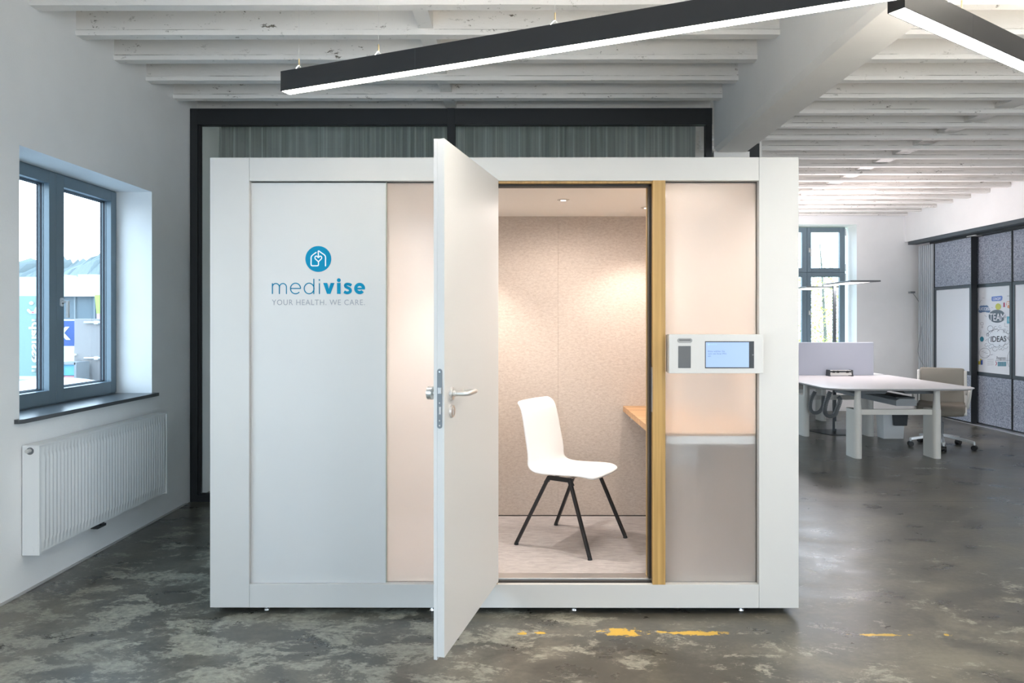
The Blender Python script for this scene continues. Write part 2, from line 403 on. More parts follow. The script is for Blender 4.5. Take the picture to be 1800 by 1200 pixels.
struct('wall_far', bm, M_wall)
bm = bmn()   # wall behind the camera with unseen openings added to let daylight in
bw = [(-1.9, -0.4), (4.1, 6.7)]
box(bm, XL, XR, YB-0.3, YB, 0, 0.25); box(bm, XL, XR, YB-0.3, YB, 3.2, ZC)
xs = [XL] + [v for a in bw for v in a] + [XR]
for i in range(0, len(xs), 2): box(bm, xs[i], xs[i+1], YB-0.3, YB, 0.25, 3.2)
struct('wall_back', bm, M_wall)
for a, b in bw: portal('added_back_daylight', ((a+b)/2, YB-0.1, 1.72), (R(90), 0, 0), b-a, 2.95)
portal('left_window_daylight', (XL-0.2, (vy0+vy1)/2, 1.7), (0, R(-90), 0), 1.5, vy1-vy0)
portal('rear_left_daylight', (XL-0.2, 8.8, 1.7), (0, R(-90), 0), 1.5, 3.6)
portal('rear_far_daylight', (-0.3, 12.0, 2.05), (R(-90), 0, 0), 1.8, 2.2)
portal('hidden_window_daylight', ((gx0+gx1)/2, 12.0, 2.05), (R(-90), 0, 0), gx1-gx0, 2.2)
bm = bmn(); rw = [(-3.9, -2.0)]  # unseen opening added so daylight reaches the left wall
box(bm, XR, XR+0.3, YB-0.3, YF+0.45, 0, 0.6); box(bm, XR, XR+0.3, YB-0.3, YF+0.45, 3.1, ZC)
ys_ = [YB-0.3] + [v for a in rw for v in a] + [YF+0.45]
for i in range(0, len(ys_), 2): box(bm, XR, XR+0.3, ys_[i], ys_[i+1], 0.6, 3.1)
struct('wall_right', bm, M_wall)
for a, b in rw: portal('added_right_daylight', (XR+0.1, (a+b)/2, 1.85), (0, R(90), 0), 2.5, b-a)
ceil = struct('ceiling', B(XL-TH, XR+0.3, YB-0.3, YF+0.45, ZC, ZC+0.2), M_ceil)
def joist(x0, x1, yb):
    # bottom back edge at yb, 70 mm wide, with a thin lip near the bottom
    bm = bmn(); prof = [(yb-0.072, ZJ), (yb, ZJ), (yb+0.004, ZJ+0.03), (yb-0.004, ZJ+0.034), (yb-0.004, ZC), (yb-0.066, ZC), (yb-0.066, ZJ+0.034), (yb-0.076, ZJ+0.03)]
    n = max(2, int((x1-x0)/0.12)); rings = []
    for i in range(n+1):
        x = x0 + (x1-x0)*i/n
        rings.append([bm.verts.new((x, y + (random.uniform(-0.0015, 0.0015) if z < ZJ+0.1 else 0), z + (random.uniform(-0.0012, 0.0012) if z < ZJ+0.1 else 0))) for y, z in prof])
    for a, b in zip(rings, rings[1:]):
        for k in range(len(prof)): bm.faces.new((a[k], b[k], b[(k+1) % len(prof)], a[(k+1) % len(prof)]))
    bm.faces.new(rings[0]); bm.faces.new(rings[-1][::-1])
    return bm
yj = 3.956 - 0.405*10
js = []
while yj < YF - 0.02:
    js.append(yj); yj += 0.4045
for y in js:
    obj('ceiling_joist', joist(XL, 1.63, y), M_ceil, ceil)
    obj('ceiling_joist', joist(1.87, 6.5, y), M_ceil, ceil)
bmr = random.Random(3)
for a, b in zip(js, js[1:]):
    for xc, wd in ((-0.58, 0.10), (4.12, 0.17)):
        obj('joist_blocking', B(xc-wd/2+bmr.uniform(-.01, .01), xc+wd/2, a-0.006, b-0.06, ZJ+0.035+bmr.uniform(0, .012), ZC), M_ceil, ceil)
# big downstand beam, chamfered lower edges, running along the room
bx0, bx1, bz = 1.613, 1.893, 2.90
bm = bmn(); prism_y(bm, [(bx0-0.005, ZC), (bx0, bz+0.03), (bx0+0.03, bz), (bx1-0.015, bz), (bx1, bz+0.015), (bx1+0.005, ZC)], YB, 5.74)
struct('trim_1', bm, M_beam)
# column that carries it
struct('trim_2', B(bx0+0.005, bx1+0.02, 5.76, 5.98, 0, bz+0.01), M_beam)
# bulkhead over the cupboards on the right and the short bits of wall
struct('trim_3', B(6.47, XR, 3.0, YF, 2.83, ZC), M_wall)
struct('trim_4', B(XL, XL+0.012, YB, 5.70, 0, 0.010), mat('grey_skirting_edge', (0.42, 0.41, 0.40), 0.8))

# ------------------------------------------------------------------ windows
def sash(root_name, root, yz, x, cols):
    pass
def window_left(name, X, y0, y1, z0, z1):
    """frame plane at X, seen from +X"""
    rt = struct(name, bmn_frame_x(X-0.06, X-0.005, y0, y1, z0, z1, 0.035, 0.035, 0.035, 0.035), M_frame)
    return rt
def bmn_frame_x(x0, x1, y0, y1, z0, z1, l, r, b, t):
    bm = bmn()
    box(bm, x0, x1, y0, y0+l, z0, z1); box(bm, x0, x1, y1-r, y1, z0, z1)
    box(bm, x0, x1, y0+l, y1-r, z0, z0+b); box(bm, x0, x1, y0+l, y1-r, z1-t, z1)
    return bm
def bmn_frame_y(y0, y1, x0, x1, z0, z1, l, r, b, t):
    bm = bmn()
    box(bm, x0, x0+l, y0, y1, z0, z1); box(bm, x1-r, x1, y0, y1, z0, z1)
    box(bm, x0+l, x1-r, y0, y1, z0, z0+b); box(bm, x0+l, x1-r, y0, y1, z1-t, z1)
    return bm
XW = -3.0
w1 = struct('window_1', bmn_frame_x(XW-0.07, XW-0.012, wy0, wy1, wz0+0.02, wz1, 0.03, 0.03, 0.03, 0.03), M_frame)
ym = 4.495
for k, (a, b) in enumerate(((wy0+0.012, ym-0.0015), (ym+0.0015, wy1-0.008))):
    s = obj('window_sash', bmn_frame_x(XW-0.038, XW, a, b, wz0+0.03, wz1-0.008, 0.075, 0.066, 0.085, 0.075), M_frame, w1, bevel=0.003)
    # stepped glazing seals behind the sash
    for k_, mm in enumerate((M_frame, M_seal, M_frame, M_seal)):
        e_ = 0.002 + 0.0035*k_; xo = XW-0.038-0.0095*k_
        obj('glazing_bead', bmn_frame_x(xo-0.0095, xo, a+0.05, b-0.05, wz0+0.10, wz1-0.07, 0.025+e_, 0.016+e_, 0.015+e_, 0.013+e_), mm, s)
    obj('pane', B(XW-0.082, XW-0.076, a+0.05, b-0.05, wz0+0.09, wz1-0.06), M_glass, s)
hz = 1.63
bm = bmn(); cyl(bm, (XW, ym+0.045, hz+0.012), (XW+0.012, ym+0.045, hz+0.012), 0.014, n=16); cyl(bm, (XW, ym+0.045, hz-0.03+0.012), (XW+0.012, ym+0.045, hz-0.03+0.012), 0.014, n=16)
box(bm, XW, XW+0.012, ym+0.031, ym+0.059, hz-0.018, hz+0.012)
cyl(bm, (XW+0.01, ym+0.045, hz), (XW+0.05, ym+0.045, hz), 0.008)
barbox(bm, (XW+0.045, ym+0.045, hz+0.006), (XW+0.045, ym+0.045, hz-0.105), 0.02, 0.014, (1, 0, 0))
obj('window_handle', bm, mat('satin_handle', (0.78, 0.80, 0.82), 0.4), w1, bevel=0.002)
sill = bmn(); prism_z(sill, [(XW-0.01, 3.76), (-2.715, 3.76), (-2.70, 3.785), (-2.70, 5.205), (XW-0.01, 5.205)], wz0-0.002, wz0+0.022)
o = struct('trim_5', sill, M_sill, bevel=0.002)

YW = 11.95
w2 = struct('window_2', bmn_frame_y(YW, YW+0.06, fx0-0.03, fx1-0.06, fz0, fz1-0.01, 0.04, 0.04, 0.04, 0.04), M_frame)
xc = 4.95
zt = wz(479, YW)
obj('transom', B(fx0, fx1-0.07, YW, YW+0.05, zt-0.03, zt+0.03), M_frame, w2)
obj('mullion', B(xc-0.03, xc+0.03, YW, YW+0.05, fz0, fz1-0.02), M_frame, w2)
for a, b, c, d in ((fx0, xc-0.002, zt+0.003, fz1-0.02), (xc+0.002, fx1-0.075, zt+0.003, fz1-0.02), (fx0, xc-0.002, fz0+0.02, zt-0.003), (xc+0.002, fx1-0.075, fz0+0.02, zt-0.003)):
    s = obj('window_sash', bmn_frame_y(YW-0.02, YW+0.04, a, b, c, d, 0.07, 0.085, 0.075, 0.075), M_frame, w2, bevel=0.003)
    obj('pane', B(a+0.05, b-0.05, YW+0.045, YW+0.05, c+0.05, d-0.05), M_glass, s)
    if a > xc:
        bm = bmn(); box(bm, a+0.025, a+0.05, YW-0.03, YW-0.02, (c+d)/2-0.04, (c+d)/2+0.035); box(bm, a+0.04, a+0.055, YW-0.06, YW-0.045, (c+d)/2-0.11, (c+d)/2+0.01); box(bm, a+0.03, a+0.045, YW-0.06, YW-0.02, (c+d)/2-0.01, (c+d)/2+0.01)
        obj('window_handle', bm, M_steel, s)
        obj('hinge', B(b+0.0, b+0.02, YW-0.035, YW-0.02, d-0.14, d-0.02), M_alu, s)
        obj('hinge', B(b+0.0, b+0.02, YW-0.035, YW-0.02, c+0.02, c+0.14), M_alu, s)

# glazing of the openings beside and beyond the view
w3 = struct('window_3', bmn_frame_x(XL-0.30, XL-0.24, vy0, vy1, wz0, wz1, 0.06, 0.06, 0.06, 0.06), M_frame)
for k in range(1, 4):
    y = vy0 + (vy1-vy0)*k/4; obj('mullion', B(XL-0.30, XL-0.24, y-0.05, y+0.05, wz0+0.06, wz1-0.06), M_frame, w3)
obj('pane', B(XL-0.28, XL-0.27, vy0+0.05, vy1-0.05, wz0+0.05, wz1-0.05), M_glass, w3)
w4 = struct('window_4', bmn_frame_y(YW, YW+0.06, gx0, gx1, fz0, fz1, 0.08, 0.08, 0.08, 0.08), M_frame)
obj('mullion', B((gx0+gx1)/2-0.05, (gx0+gx1)/2+0.05, YW-0.005, YW+0.055, fz0+0.08, fz1-0.08), M_frame, w4)
obj('transom', B(gx0+0.08, gx1-0.08, YW, YW+0.05, zt-0.06, zt+0.06), M_frame, w4)
obj('pane', B(gx0+0.05, gx1-0.05, YW+0.02, YW+0.03, fz0+0.05, fz1-0.05), M_glass, w4)

# ------------------------------------------------------------------ glazed partition behind the booth
YP = 5.77
part = thing('glass_partition', 'tall dark steel-framed glass partition behind the white booth, curtain behind it', 'glass partition', (-0.5, YP, 0))
px0, px1, pz1 = XL+0.003, wx(1252, YP), wz(190, YP)
bm = bmn()
obj('top_rail', B(px0, px1, YP, YP+0.07, wz(218.5, YP), pz1), M_anth, part, bevel=0.002)
obj('bottom_rail', B(px0, px1, YP, YP+0.07, 0.0, 0.06), M_anth, part)
obj('post', B(px0, px0+0.062, YP-0.002, YP+0.07, 0, pz1), M_anth, part, bevel=0.002)
obj('post', B(wx(1241, YP), px1-0.002, YP-0.002, YP+0.07, 0, pz1), M_anth, part, bevel=0.002)
obj('mullion', B(wx(786, YP), wx(799.5, YP), YP-0.006, YP+0.07, 0, pz1), M_anth, part, bevel=0.002)
bm = bmn_frame_y(YP+0.02, YP+0.05, px0+0.06, wx(787, YP), 0.055, wz(218, YP), 0.02, 0.006, 0.01, 0.006)
box(bm, wx(799, YP), wx(799, YP)+0.006, YP+0.02, YP+0.05, 0.055, wz(218, YP))
obj('glazing_bead', bm, M_black, part)
obj('pane', B(px0+0.06, wx(787, YP), YP+0.032, YP+0.038, 0.05, wz(217, YP)), M_pglass, part)
obj('pane', B(wx(798, YP), wx(1242, YP), YP+0.032, YP+0.038, 0.05, wz(217, YP)), M_pglass, part)
# side return of the glazed room, only its corner shows past the beam
side = thing('steel_side_partition', 'dark steel side partition corner showing between the ceiling beam and the booth top', 'glass partition', (2.02, 5.9, 0))
obj('post', B(1.93, 2.03, 5.86, 5.94, 0, 3.0), M_anth, side)
obj('glass_panel', B(1.95, 1.96, 5.94, 11.6, 0.05, 3.2), M_pglass, side)
obj('edge_strip', B(2.031, 2.05, 5.86, 5.95, 0, 3.27), M_beam, side)
obj('bottom_rail', B(1.93, 2.03, 5.94, 11.6, 0, 0.05), M_anth, side)
# curtain
bm = bmn(); n = 700; rows = 6; cr_ = random.Random(11)
x0c, x1c = -2.62, 1.55
ph = [cr_.uniform(0, 6.28) for _ in range(8)]
grid = []
for j in range(rows+1):
    t = j/rows; row = []
    for i in range(n+1):
        u = i/n; x = x0c + (x1c-x0c)*u + (0.02*math.sin(t*2+u*20+ph[0])) - (1-u)*0.05*t*(1 if u < 0.05 else 0.3)
        s = math.sin(u*150+ph[1] + 3.2*math.sin(u*17+ph[2]) + 0.6*t*math.sin(u*31+ph[3]))
        y = 6.02 + 0.07*s*abs(s)**0.3*(0.6+0.4*t) + 0.015*math.sin(u*47+ph[4]+t*2)
        row.append(bm.verts.new((x, y, 3.22 - 3.17*t)))
    grid.append(row)
for a, b in zip(grid, grid[1:]):
    for i in range(n): bm.faces.new((a[i], a[i+1], b[i+1], b[i]))
N, L, p = nodes(M_curtain)
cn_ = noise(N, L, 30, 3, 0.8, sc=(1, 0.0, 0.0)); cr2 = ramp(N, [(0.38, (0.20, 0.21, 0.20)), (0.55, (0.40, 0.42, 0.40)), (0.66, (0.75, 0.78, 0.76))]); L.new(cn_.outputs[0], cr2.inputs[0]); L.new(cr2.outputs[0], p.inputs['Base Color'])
tb = N.new('ShaderNodeBsdfTranslucent'); tb.inputs[0].default_value = (0.75, 0.78, 0.76, 1); ms = N.new('ShaderNodeMixShader'); ms.inputs[0].default_value = 0.25
L.new(p.outputs[0], ms.inputs[1]); L.new(tb.outputs[0], ms.inputs[2]); L.new(ms.outputs[0], N['Material Output'].inputs[0])
tag(obj('curtain', bm, M_curtain, smooth=True), 'grey sheer pleated curtain hanging behind the dark framed glass partition', 'curtain')

# ------------------------------------------------------------------ the booth
Y0 = 3.557; YG = 3.592; YBK = 4.88; YIN = 4.77
BX0, BX1, BZ0, BZ1 = wx(368.5, Y0), wx(1403.5, Y0), wz(1068, Y0), wz(276.5, Y0)
IX0, IX1, IZ0, IZ1 = wx(437.5, Y0), wx(1334, Y0), wz(1027, Y0), wz(317.5, Y0)
FZ = 0.165                                     # inside floor height
CZ = 2.222
booth = thing('medical_booth', 'large white walk-in booth with oak door post, open door and blue logo panel', 'booth', (0, 4.2, 0))
obj('front_post', B(BX0, IX0, Y0, Y0+0.10, BZ0, BZ1), M_white, booth, bevel=0.0015)
obj('front_post', B(IX1, BX1, Y0, Y0+0.10, BZ0, BZ1), M_white, booth, bevel=0.0015)
obj('top_rail', B(IX0+0.001, IX1-0.001, Y0, Y0+0.10, IZ1, BZ1), M_white, booth, bevel=0.0015)
obj('bottom_rail', B(IX0+0.001, IX1-0.001, Y0, Y0+0.10, BZ0, IZ0), M_white, booth, bevel=0.0015)
obj('side_wall', B(BX0, BX0+0.09, Y0+0.10, YBK, BZ0, BZ1), M_white, booth)
obj('side_wall', B(BX1-0.09, BX1, Y0+0.10, YBK, BZ0, BZ1), M_white, booth)
obj('rear_wall', B(BX0+0.09, BX1-0.09, YBK-0.08, YBK, BZ0, BZ1), M_white, booth)
obj('roof', B(BX0+0.09, BX1-0.09, Y0+0.10, YBK-0.08, CZ, BZ1-0.002), mat('booth_ceiling_white', (0.88, 0.86, 0.83), 0.5), booth)
obj('booth_floor', B(BX0+0.09, BX1-0.09, Y0+0.09, YBK-0.08, BZ0+0.01, FZ-0.006), M_white, booth)
obj('carpet', B(BX0+0.11, BX1-0.11, Y0+0.10, YIN, FZ-0.006, FZ), M_carpet, booth)
xs1 = wx(981, YIN)
for a, b in ((BX0+0.11, -0.42), (-0.419, xs1-0.0005), (xs1+0.0005, 0.9515), (0.952, BX1-0.11)):
    obj('felt_wall_panel', B(a, b, YIN, YIN+0.03, FZ+0.006, CZ), M_felt, booth)
obj('felt_side_panel', B(BX0+0.09, BX0+0.11, Y0+0.12, YIN, FZ, CZ), M_felt, booth)
obj('felt_side_panel', B(BX1-0.11, BX1-0.09, Y0+0.12, YIN, FZ, CZ), M_felt, booth)
obj('floor_joint', B(BX0+0.11, BX1-0.11, YIN-0.004, YIN+0.01, FZ, FZ+0.006), M_gasket, booth)
XPn = wx(679, YG)
pnl = obj('logo_panel', B(IX0+0.0006, XPn, YG-0.014, YG+0.04, IZ0, IZ1-0.006), M_panel, booth, bevel=0.001)
obj('shadow_gap', B(IX0, IX1, YG, YG+0.01, IZ1-0.004, IZ1), M_gasket, booth)
XJ0, XJ1 = wx(851, Y0), -0.109              # hinge side oak jamb
XO0, XO1 = wx(1147, Y0), wx(1169.5, Y0)     # oak post on the lock side
gl1 = obj('frosted_pane', B(XPn+0.002, XJ0, YG, YG+0.012, IZ0, IZ1-0.004), M_frost, booth)
gl2 = obj('frosted_pane', B(XO1, IX1-0.003, YG, YG+0.012, IZ0, IZ1-0.004), M_frost, booth)
obj('glass_edge_strip', B(IX1-0.003, IX1-0.0002, YG-0.003, YG+0.014, IZ0, IZ1-0.002), mat('thin_brown_seal', (0.16, 0.13, 0.10), 0.6), booth)
obj('glass_edge_strip', B(XPn, XPn+0.003, YG-0.012, YG+0.014, IZ0, IZ1-0.002), mat('pale_green_edge', (0.45, 0.47, 0.40), 0.4), booth)
obj('oak_post', B(XO0, XO1, Y0-0.002, Y0+0.10, wz(1027, Y0)-0.0, IZ1+0.001), M_oak, booth, bevel=0.001)
obj('oak_jamb', B(XJ0, XJ1, Y0+0.004, Y0+0.10, IZ0, IZ1), M_oak, booth)
obj('oak_header', B(XJ1, XO0, Y0+0.01, Y0+0.10, IZ1-0.012, IZ1-0.0005), M_oak, booth)
obj('door_gasket', B(XJ1, XO0, Y0+0.03, Y0+0.075, IZ1-0.024, IZ1-0.012), M_gasket, booth)
obj('door_gasket', B(XO0-0.012, XO0, Y0+0.03, Y0+0.075, IZ0+0.02, IZ1-0.012), M_gasket, booth)
obj('inner_oak_strip', B(XO0-0.016, XO0, Y0+0.075, Y0+0.10, FZ, IZ1-0.012), M_oak, booth)
obj('strike_plate', B(XO0-0.002, XO0+0.0005, Y0+0.004, Y0+0.028, wz(690, Y0)-0.10, wz(690, Y0)+0.13), M_steel, booth)
th = obj('threshold', B(XJ1, XO0, Y0+0.045, Y0+0.12, IZ0+0.001, FZ+0.004), M_alu, booth, bevel=0.002)
obj('threshold_seal', B(XJ1, XO0, Y0+0.025, Y0+0.045, IZ0-0.0, IZ0+0.008), M_gasket, booth)
for px in (469, 760, 1009, 1302):
    x = wx(px, Y0+0.06)
    bm = bmn(); cyl(bm, (x, Y0+0.06, 0), (x, Y0+0.06, 0.007), 0.017, 0.015, 20); cyl(bm, (x, Y0+0.06, 0.007), (x, Y0+0.06, 0.011), 0.011, n=6); cyl(bm, (x, Y0+0.06, 0.011), (x, Y0+0.06, BZ0+0.002), 0.006, n=12)
    obj('levelling_foot', bm, M_chrome, booth)
for x in (-1.35, -0.4, 0.35, 1.2):
    bm = bmn(); cyl(bm, (x, YBK-0.08, 0), (x, YBK-0.08, 0.009), 0.017); cyl(bm, (x, YBK-0.08, 0.009), (x, YBK-0.08, BZ0+0.002), 0.006, n=12)
    obj('levelling_foot', bm, M_chrome, booth)
# cable duct lying on the booth roof
tag(obj('vent_grille', B(wx(965, 4.0), wx(1040, 4.0), 4.0, 4.12, BZ1-0.002, BZ1+0.018), M_deskleg), 'small pale vent lying on the booth roof, right of the open door', 'vent')
# downlights in the booth ceiling
DL = [(-0.95, 4.15), (-0.38, 4.30), (0.264, 4.12), (0.81, 4.40), (0.79, 3.86)]
POW = [18, 41, 16, 20, 16]
CONE = [178, 104, 178, 108, 178]
for i, (x, y) in enumerate(DL):
    bm = bmn()
    for r0, r1, z0, z1 in ((0.030, 0.038, CZ-0.004, CZ-0.001),):
        cyl(bm, (x, y, z0), (x, y, z1), r0, r1, 28)
    d = obj('downlight', bm, M_white, booth)
    bm = bmn(); cyl(bm, (x, y, CZ-0.0055), (x, y, CZ-0.004), 0.016, 0.016, 20)
    obj('lamp_lens', bm, mat('spot_lens', (1, 1, 1), 0.3, emit=(1, 0.9, 0.75), es=2.5), d)
    l = bpy.data.lights.new('booth_spot', 'SPOT'); l.energy = POW[i]; l.color = (1.0, 0.895, 0.82); l.spot_size = R(CONE[i]); l.spot_blend = 0.6; l.shadow_soft_size = 0.022
    lo = bpy.data.objects.new('booth_spot', l); C.objects.link(lo); lo.location = (x, y, CZ-0.02); lo['kind'] = 'helper'

# logo on the panel; strokes are written in the zoomed drawing's own grid (6.667 units per px)
YL = YG - 0.0155
def LG(v, d=0.0): return (wx(440 + v.x/6.6667, YL), YL - d - v.z*0.6, wz(400 + v.y/6.6667, YL))
def logo(name, bm, m, d=0.0):
    mapv(bm, lambda v: LG(v, d)); return obj(name, bm, m, pnl)
bm = disc(bmn(), 795, 366, 152, 64); logo('logo_disc', bm, M_blue)
bm = bmn(); W = 13
ribbon(bm, smooth_pts([(770, 290, 0), (735, 315, 0), (713, 340, 0), (711, 380, 0), (711, 432, 0), (722, 445, 0), (755, 446, 0), (786, 445, 0), (797, 434, 0), (797, 400, 0)], 5), W)
ribbon(bm, smooth_pts([(797, 345, 0), (796, 310, 0), (797, 272, 0), (830, 293, 0), (868, 320, 0), (880, 345, 0), (880, 390, 0), (880, 447, 0)], 5), W)
ribbon(bm, smooth_pts([(797, 398, 0), (775, 378, 0), (758, 360, 0), (760, 338, 0), (778, 333, 0), (797, 350, 0), (815, 333, 0), (832, 340, 0), (834, 360, 0), (818, 378, 0), (797, 398, 0)], 5), W)
logo('logo_house_and_heart', bm, M_logow, 0.0008)
bm = bmn(); W = 12
ribbon(bm, [(256, 650), (256, 777)], W, False)
ribbon(bm, [(256, 715)] + arc(297, 695, 41, 180, 360) + [(338, 777)], W, False)
ribbon(bm, [(338, 715)] + arc(380, 695, 41, 180, 360) + [(421, 777)], W, False)
ribbon(bm, arc(528, 712, 59, 0, -318, 40, 62), W, False); ribbon(bm, [(470, 712), (590, 712)], W, False)
ribbon(bm, arc(687, 712, 57, 0, 360, 40, 62), W, False); ribbon(bm, [(742, 598), (742, 777)], W, False)
ribbon(bm, [(808, 650), (808, 777)], W, False); disc(bm, 808, 612, 9, 20)
logo('logo_thin_letters', bm, M_blueT)
bm = bmn()
poly_flat(bm, [(852, 647), (900, 647), (918, 715), (897, 776)]); poly_flat(bm, [(940, 647), (986, 647), (938, 776), (918, 715)]); poly_flat(bm, [(918, 715), (938, 776), (897, 776)])
poly_flat(bm, [(1014, 647), (1057, 647), (1057, 776), (1014, 776)]); disc(bm, 1036, 615, 23, 30)
ribbon(bm, smooth_pts([(1184, 676, 0), (1160, 664, 0), (1132, 661, 0), (1113, 672, 0), (1118, 692, 0), (1142, 704, 0), (1166, 718, 0), (1172, 742, 0), (1155, 759, 0), (1125, 762, 0), (1098, 748, 0)], 4), 34, False)
ribbon(bm, arc(1280, 712, 46, 0, -320, 40, 48), 38, False); poly_flat(bm, [(1240, 702), (1343, 702), (1343, 724), (1240, 724)])
logo('logo_bold_letters', bm, M_blue)
bm = fit_text('YOUR HEALTH. WE CARE.', 250, 1340, 0, 64, spacing=1.12)
mapv(bm, lambda v: (v.x, 906 - v.y, 0)); logo('logo_caption', bm, M_greytxt)

# the open door: F = inner free-edge corner, u runs to the hinge, w towards the outer face
DF = Vector((-0.295, 2.751)); du = Vector((0.2297, 0.9733)); dw = Vector((-0.9733, 0.2297)); DLEN = 0.830
def D(s, t, z): q = DF + du*s + dw*t; return (q.x, q.y, z)
def dbox(bm, s0, s1, t0, t1, z0, z1):
    box(bm, s0, s1, t0, t1, z0, z1); return bm
def dobj(name, bm, m, parent, **k):
    mapv(bm, lambda v: D(v.x, v.y, v.z)); return obj(name, bm, m, parent, **k)
bm = dbox(bmn(), 0, DLEN, 0, 0.03, 0.168, 2.226)
dbox(bm, -0.0004, DLEN-0.004, 0.03, 0.045, 0.155, 2.227)
door = dobj('door', bm, M_doorw, booth, bevel=0.001)
hzz = 1.207
bm = bmn()
cyl(bm, (0.082, 0, hzz), (0.082, -0.010, hzz), 0.027, 0.026, 32); cyl(bm, (0.082, -0.01, hzz), (0.082, -0.022, hzz), 0.012, n=20)
pts = [(0.082, -0.012, hzz), (0.082, -0.045, hzz), (0.086, -0.062, hzz), (0.102, -0.070, hzz), (0.15, -0.070, hzz), (0.190, -0.070, hzz), (0.206, -0.063, hzz), (0.212, -0.046, hzz), (0.212, -0.015, hzz)]
tube(bm, smooth_pts(pts, 5), 0.0098, 14)
dobj('lever_handle', bm, M_steel, door, smooth=False, bevel=0.001)
bm = bmn(); cyl(bm, (0.082, 0, hzz-0.072), (0.082, -0.010, hzz-0.072), 0.0265, 0.0255, 32)
cyl(bm, (0.082, -0.010, hzz-0.064), (0.082, -0.0125, hzz-0.064), 0.0075, n=16); box(bm, 0.079, 0.085, -0.0122, -0.010, hzz-0.088, hzz-0.066)
dobj('key_escutcheon', bm, M_steel, door, bevel=0.001)
bm = bmn(); cyl(bm, (0.082, 0.045, hzz), (0.082, 0.053, hzz), 0.026, n=28); cyl(bm, (0.082, 0.053, hzz), (0.082, 0.078, hzz), 0.011, n=20); cyl(bm, (0.082, 0.078, hzz), (0.082, 0.100, hzz), 0.027, 0.027, 32)
dobj('door_knob', bm, M_steel, door, bevel=0.002)
zl0, zl1 = wz(753, 2.755), wz(648, 2.755)
pl = [(0.0195 + 0.0105*math.cos(a), zl1-0.0105 + 0.0105*math.sin(a)) for a in [PI*i/10 for i in range(11)]] + [(0.0195 + 0.0105*math.cos(a), zl0+0.0105 + 0.0105*math.sin(a)) for a in [PI+PI*i/10 for i in range(11)]]
bm = bmn(); prism(bm, pl, lambda p: (-0.0022, p[0], p[1]), lambda p: (0.001, p[0], p[1]))
lk = dobj('lock_plate', bm, M_lock, door)
bm = bmn(); box(bm, -0.014, -0.002, 0.010, 0.023, hzz-0.012+0.02, hzz+0.012+0.02)
dobj('latch_bolt', bm, M_chrome, door)
dobj('dead_bolt', B(-0.0035, -0.002, 0.013, 0.022, hzz-0.075, hzz-0.045), M_chrome, door)
for z in (zl0+0.012, zl1-0.012, hzz-0.03, hzz-0.10):
    bm = bmn(); cyl(bm, (-0.0035, 0.0195, z), (-0.002, 0.0195, z), 0.0035, n=12); dobj('lock_screw', bm, M_chrome, door)

# ------------------------------------------------------------------ access terminal on the right pane
YT = 3.506
term = thing('access_terminal', 'white wall terminal with lit touch screen and card reader mounted beside the oak post', 'terminal', (wx(1258, YT), YT, wz(656, YT)))
TX0, TX1, TZ0, TZ1 = wx(1176, YT), wx(1341.5, YT), wz(656, YT), wz(587.5, YT)
obj('housing', B(TX0, TX1, YT, Y0-0.001, TZ0, TZ1), M_plastic, term, bevel=0.0015)
obj('back_spacer', B(TX0+0.002, IX1-0.008, Y0-0.001, YG-0.001, TZ0+0.004, TZ1-0.004), M_plastic, term)
def tz(py): return wz(py, YT)
def tx(px): return wx(px, YT)
scr = obj('screen_glass', B(tx(1239), tx(1325), YT-0.0012, YT+0.002, tz(647), tz(599.5)), mat('screen_black', (0.03, 0.035, 0.04), 0.15), term)
M_disp = mat('display', (0.03, 0.04, 0.06), 0.2, emit=(0.42, 0.60, 0.95), es=0.68)
obj('display', B(tx(1240.3), tx(1316), YT-0.0018, YT-0.001, tz(645.2), tz(601.2)), M_disp, scr)
M_dtxt = mat('display_text', (0.05, 0.08, 0.15), 0.4, emit=(0.13, 0.22, 0.45), es=0.6)
def ttext(s, px0, px1, py, hpx, m, off=0.0):
    bm = fit_text(s, tx(px0), tx(px1), tz(py), hpx*YT/F, offset=off); mapv(bm, lambda v: (v.x, YT-0.0022, v.y)); return bm
bm = ttext('Bitte wählen Sie', 1244, 1273.5, 618.5, 3.0, None, 0.01); t2 = ttext('sich mit Ihrer PIN', 1244, 1276, 622.8, 3.0, None, 0.01); t3 = ttext('ein', 1244, 1249, 627, 3.0, None, 0.01)
for t in (t2, t3):
    me = bpy.data.meshes.new('x'); t.to_mesh(me); bm.from_mesh(me); t.free()
obj('display_text', bm, M_dtxt, scr)
M_dtxt2 = mat('display_faint_text', (0.05, 0.08, 0.15), 0.4, emit=(0.33, 0.56, 0.88), es=0.8)
bm = ttext('medivise', 1248, 1260, 606.2, 3.0, None); b2 = disc(bmn(), 0, 0, 1, 24); mapv(b2, lambda v: (tx(1245.5)+v.x*0.0045, YT-0.0022, tz(605)+v.y*0.0045)); me = bpy.data.meshes.new('x'); b2.to_mesh(me); bm.from_mesh(me); b2.free()
obj('display_logo', bm, M_dtxt2, scr)
bm = bmn(); cyl(bm, (tx(1323), YT-0.0018, tz(623.5)), (tx(1323), YT-0.001, tz(623.5)), 0.003, n=16)
obj('camera_dot', bm, M_grey, scr)
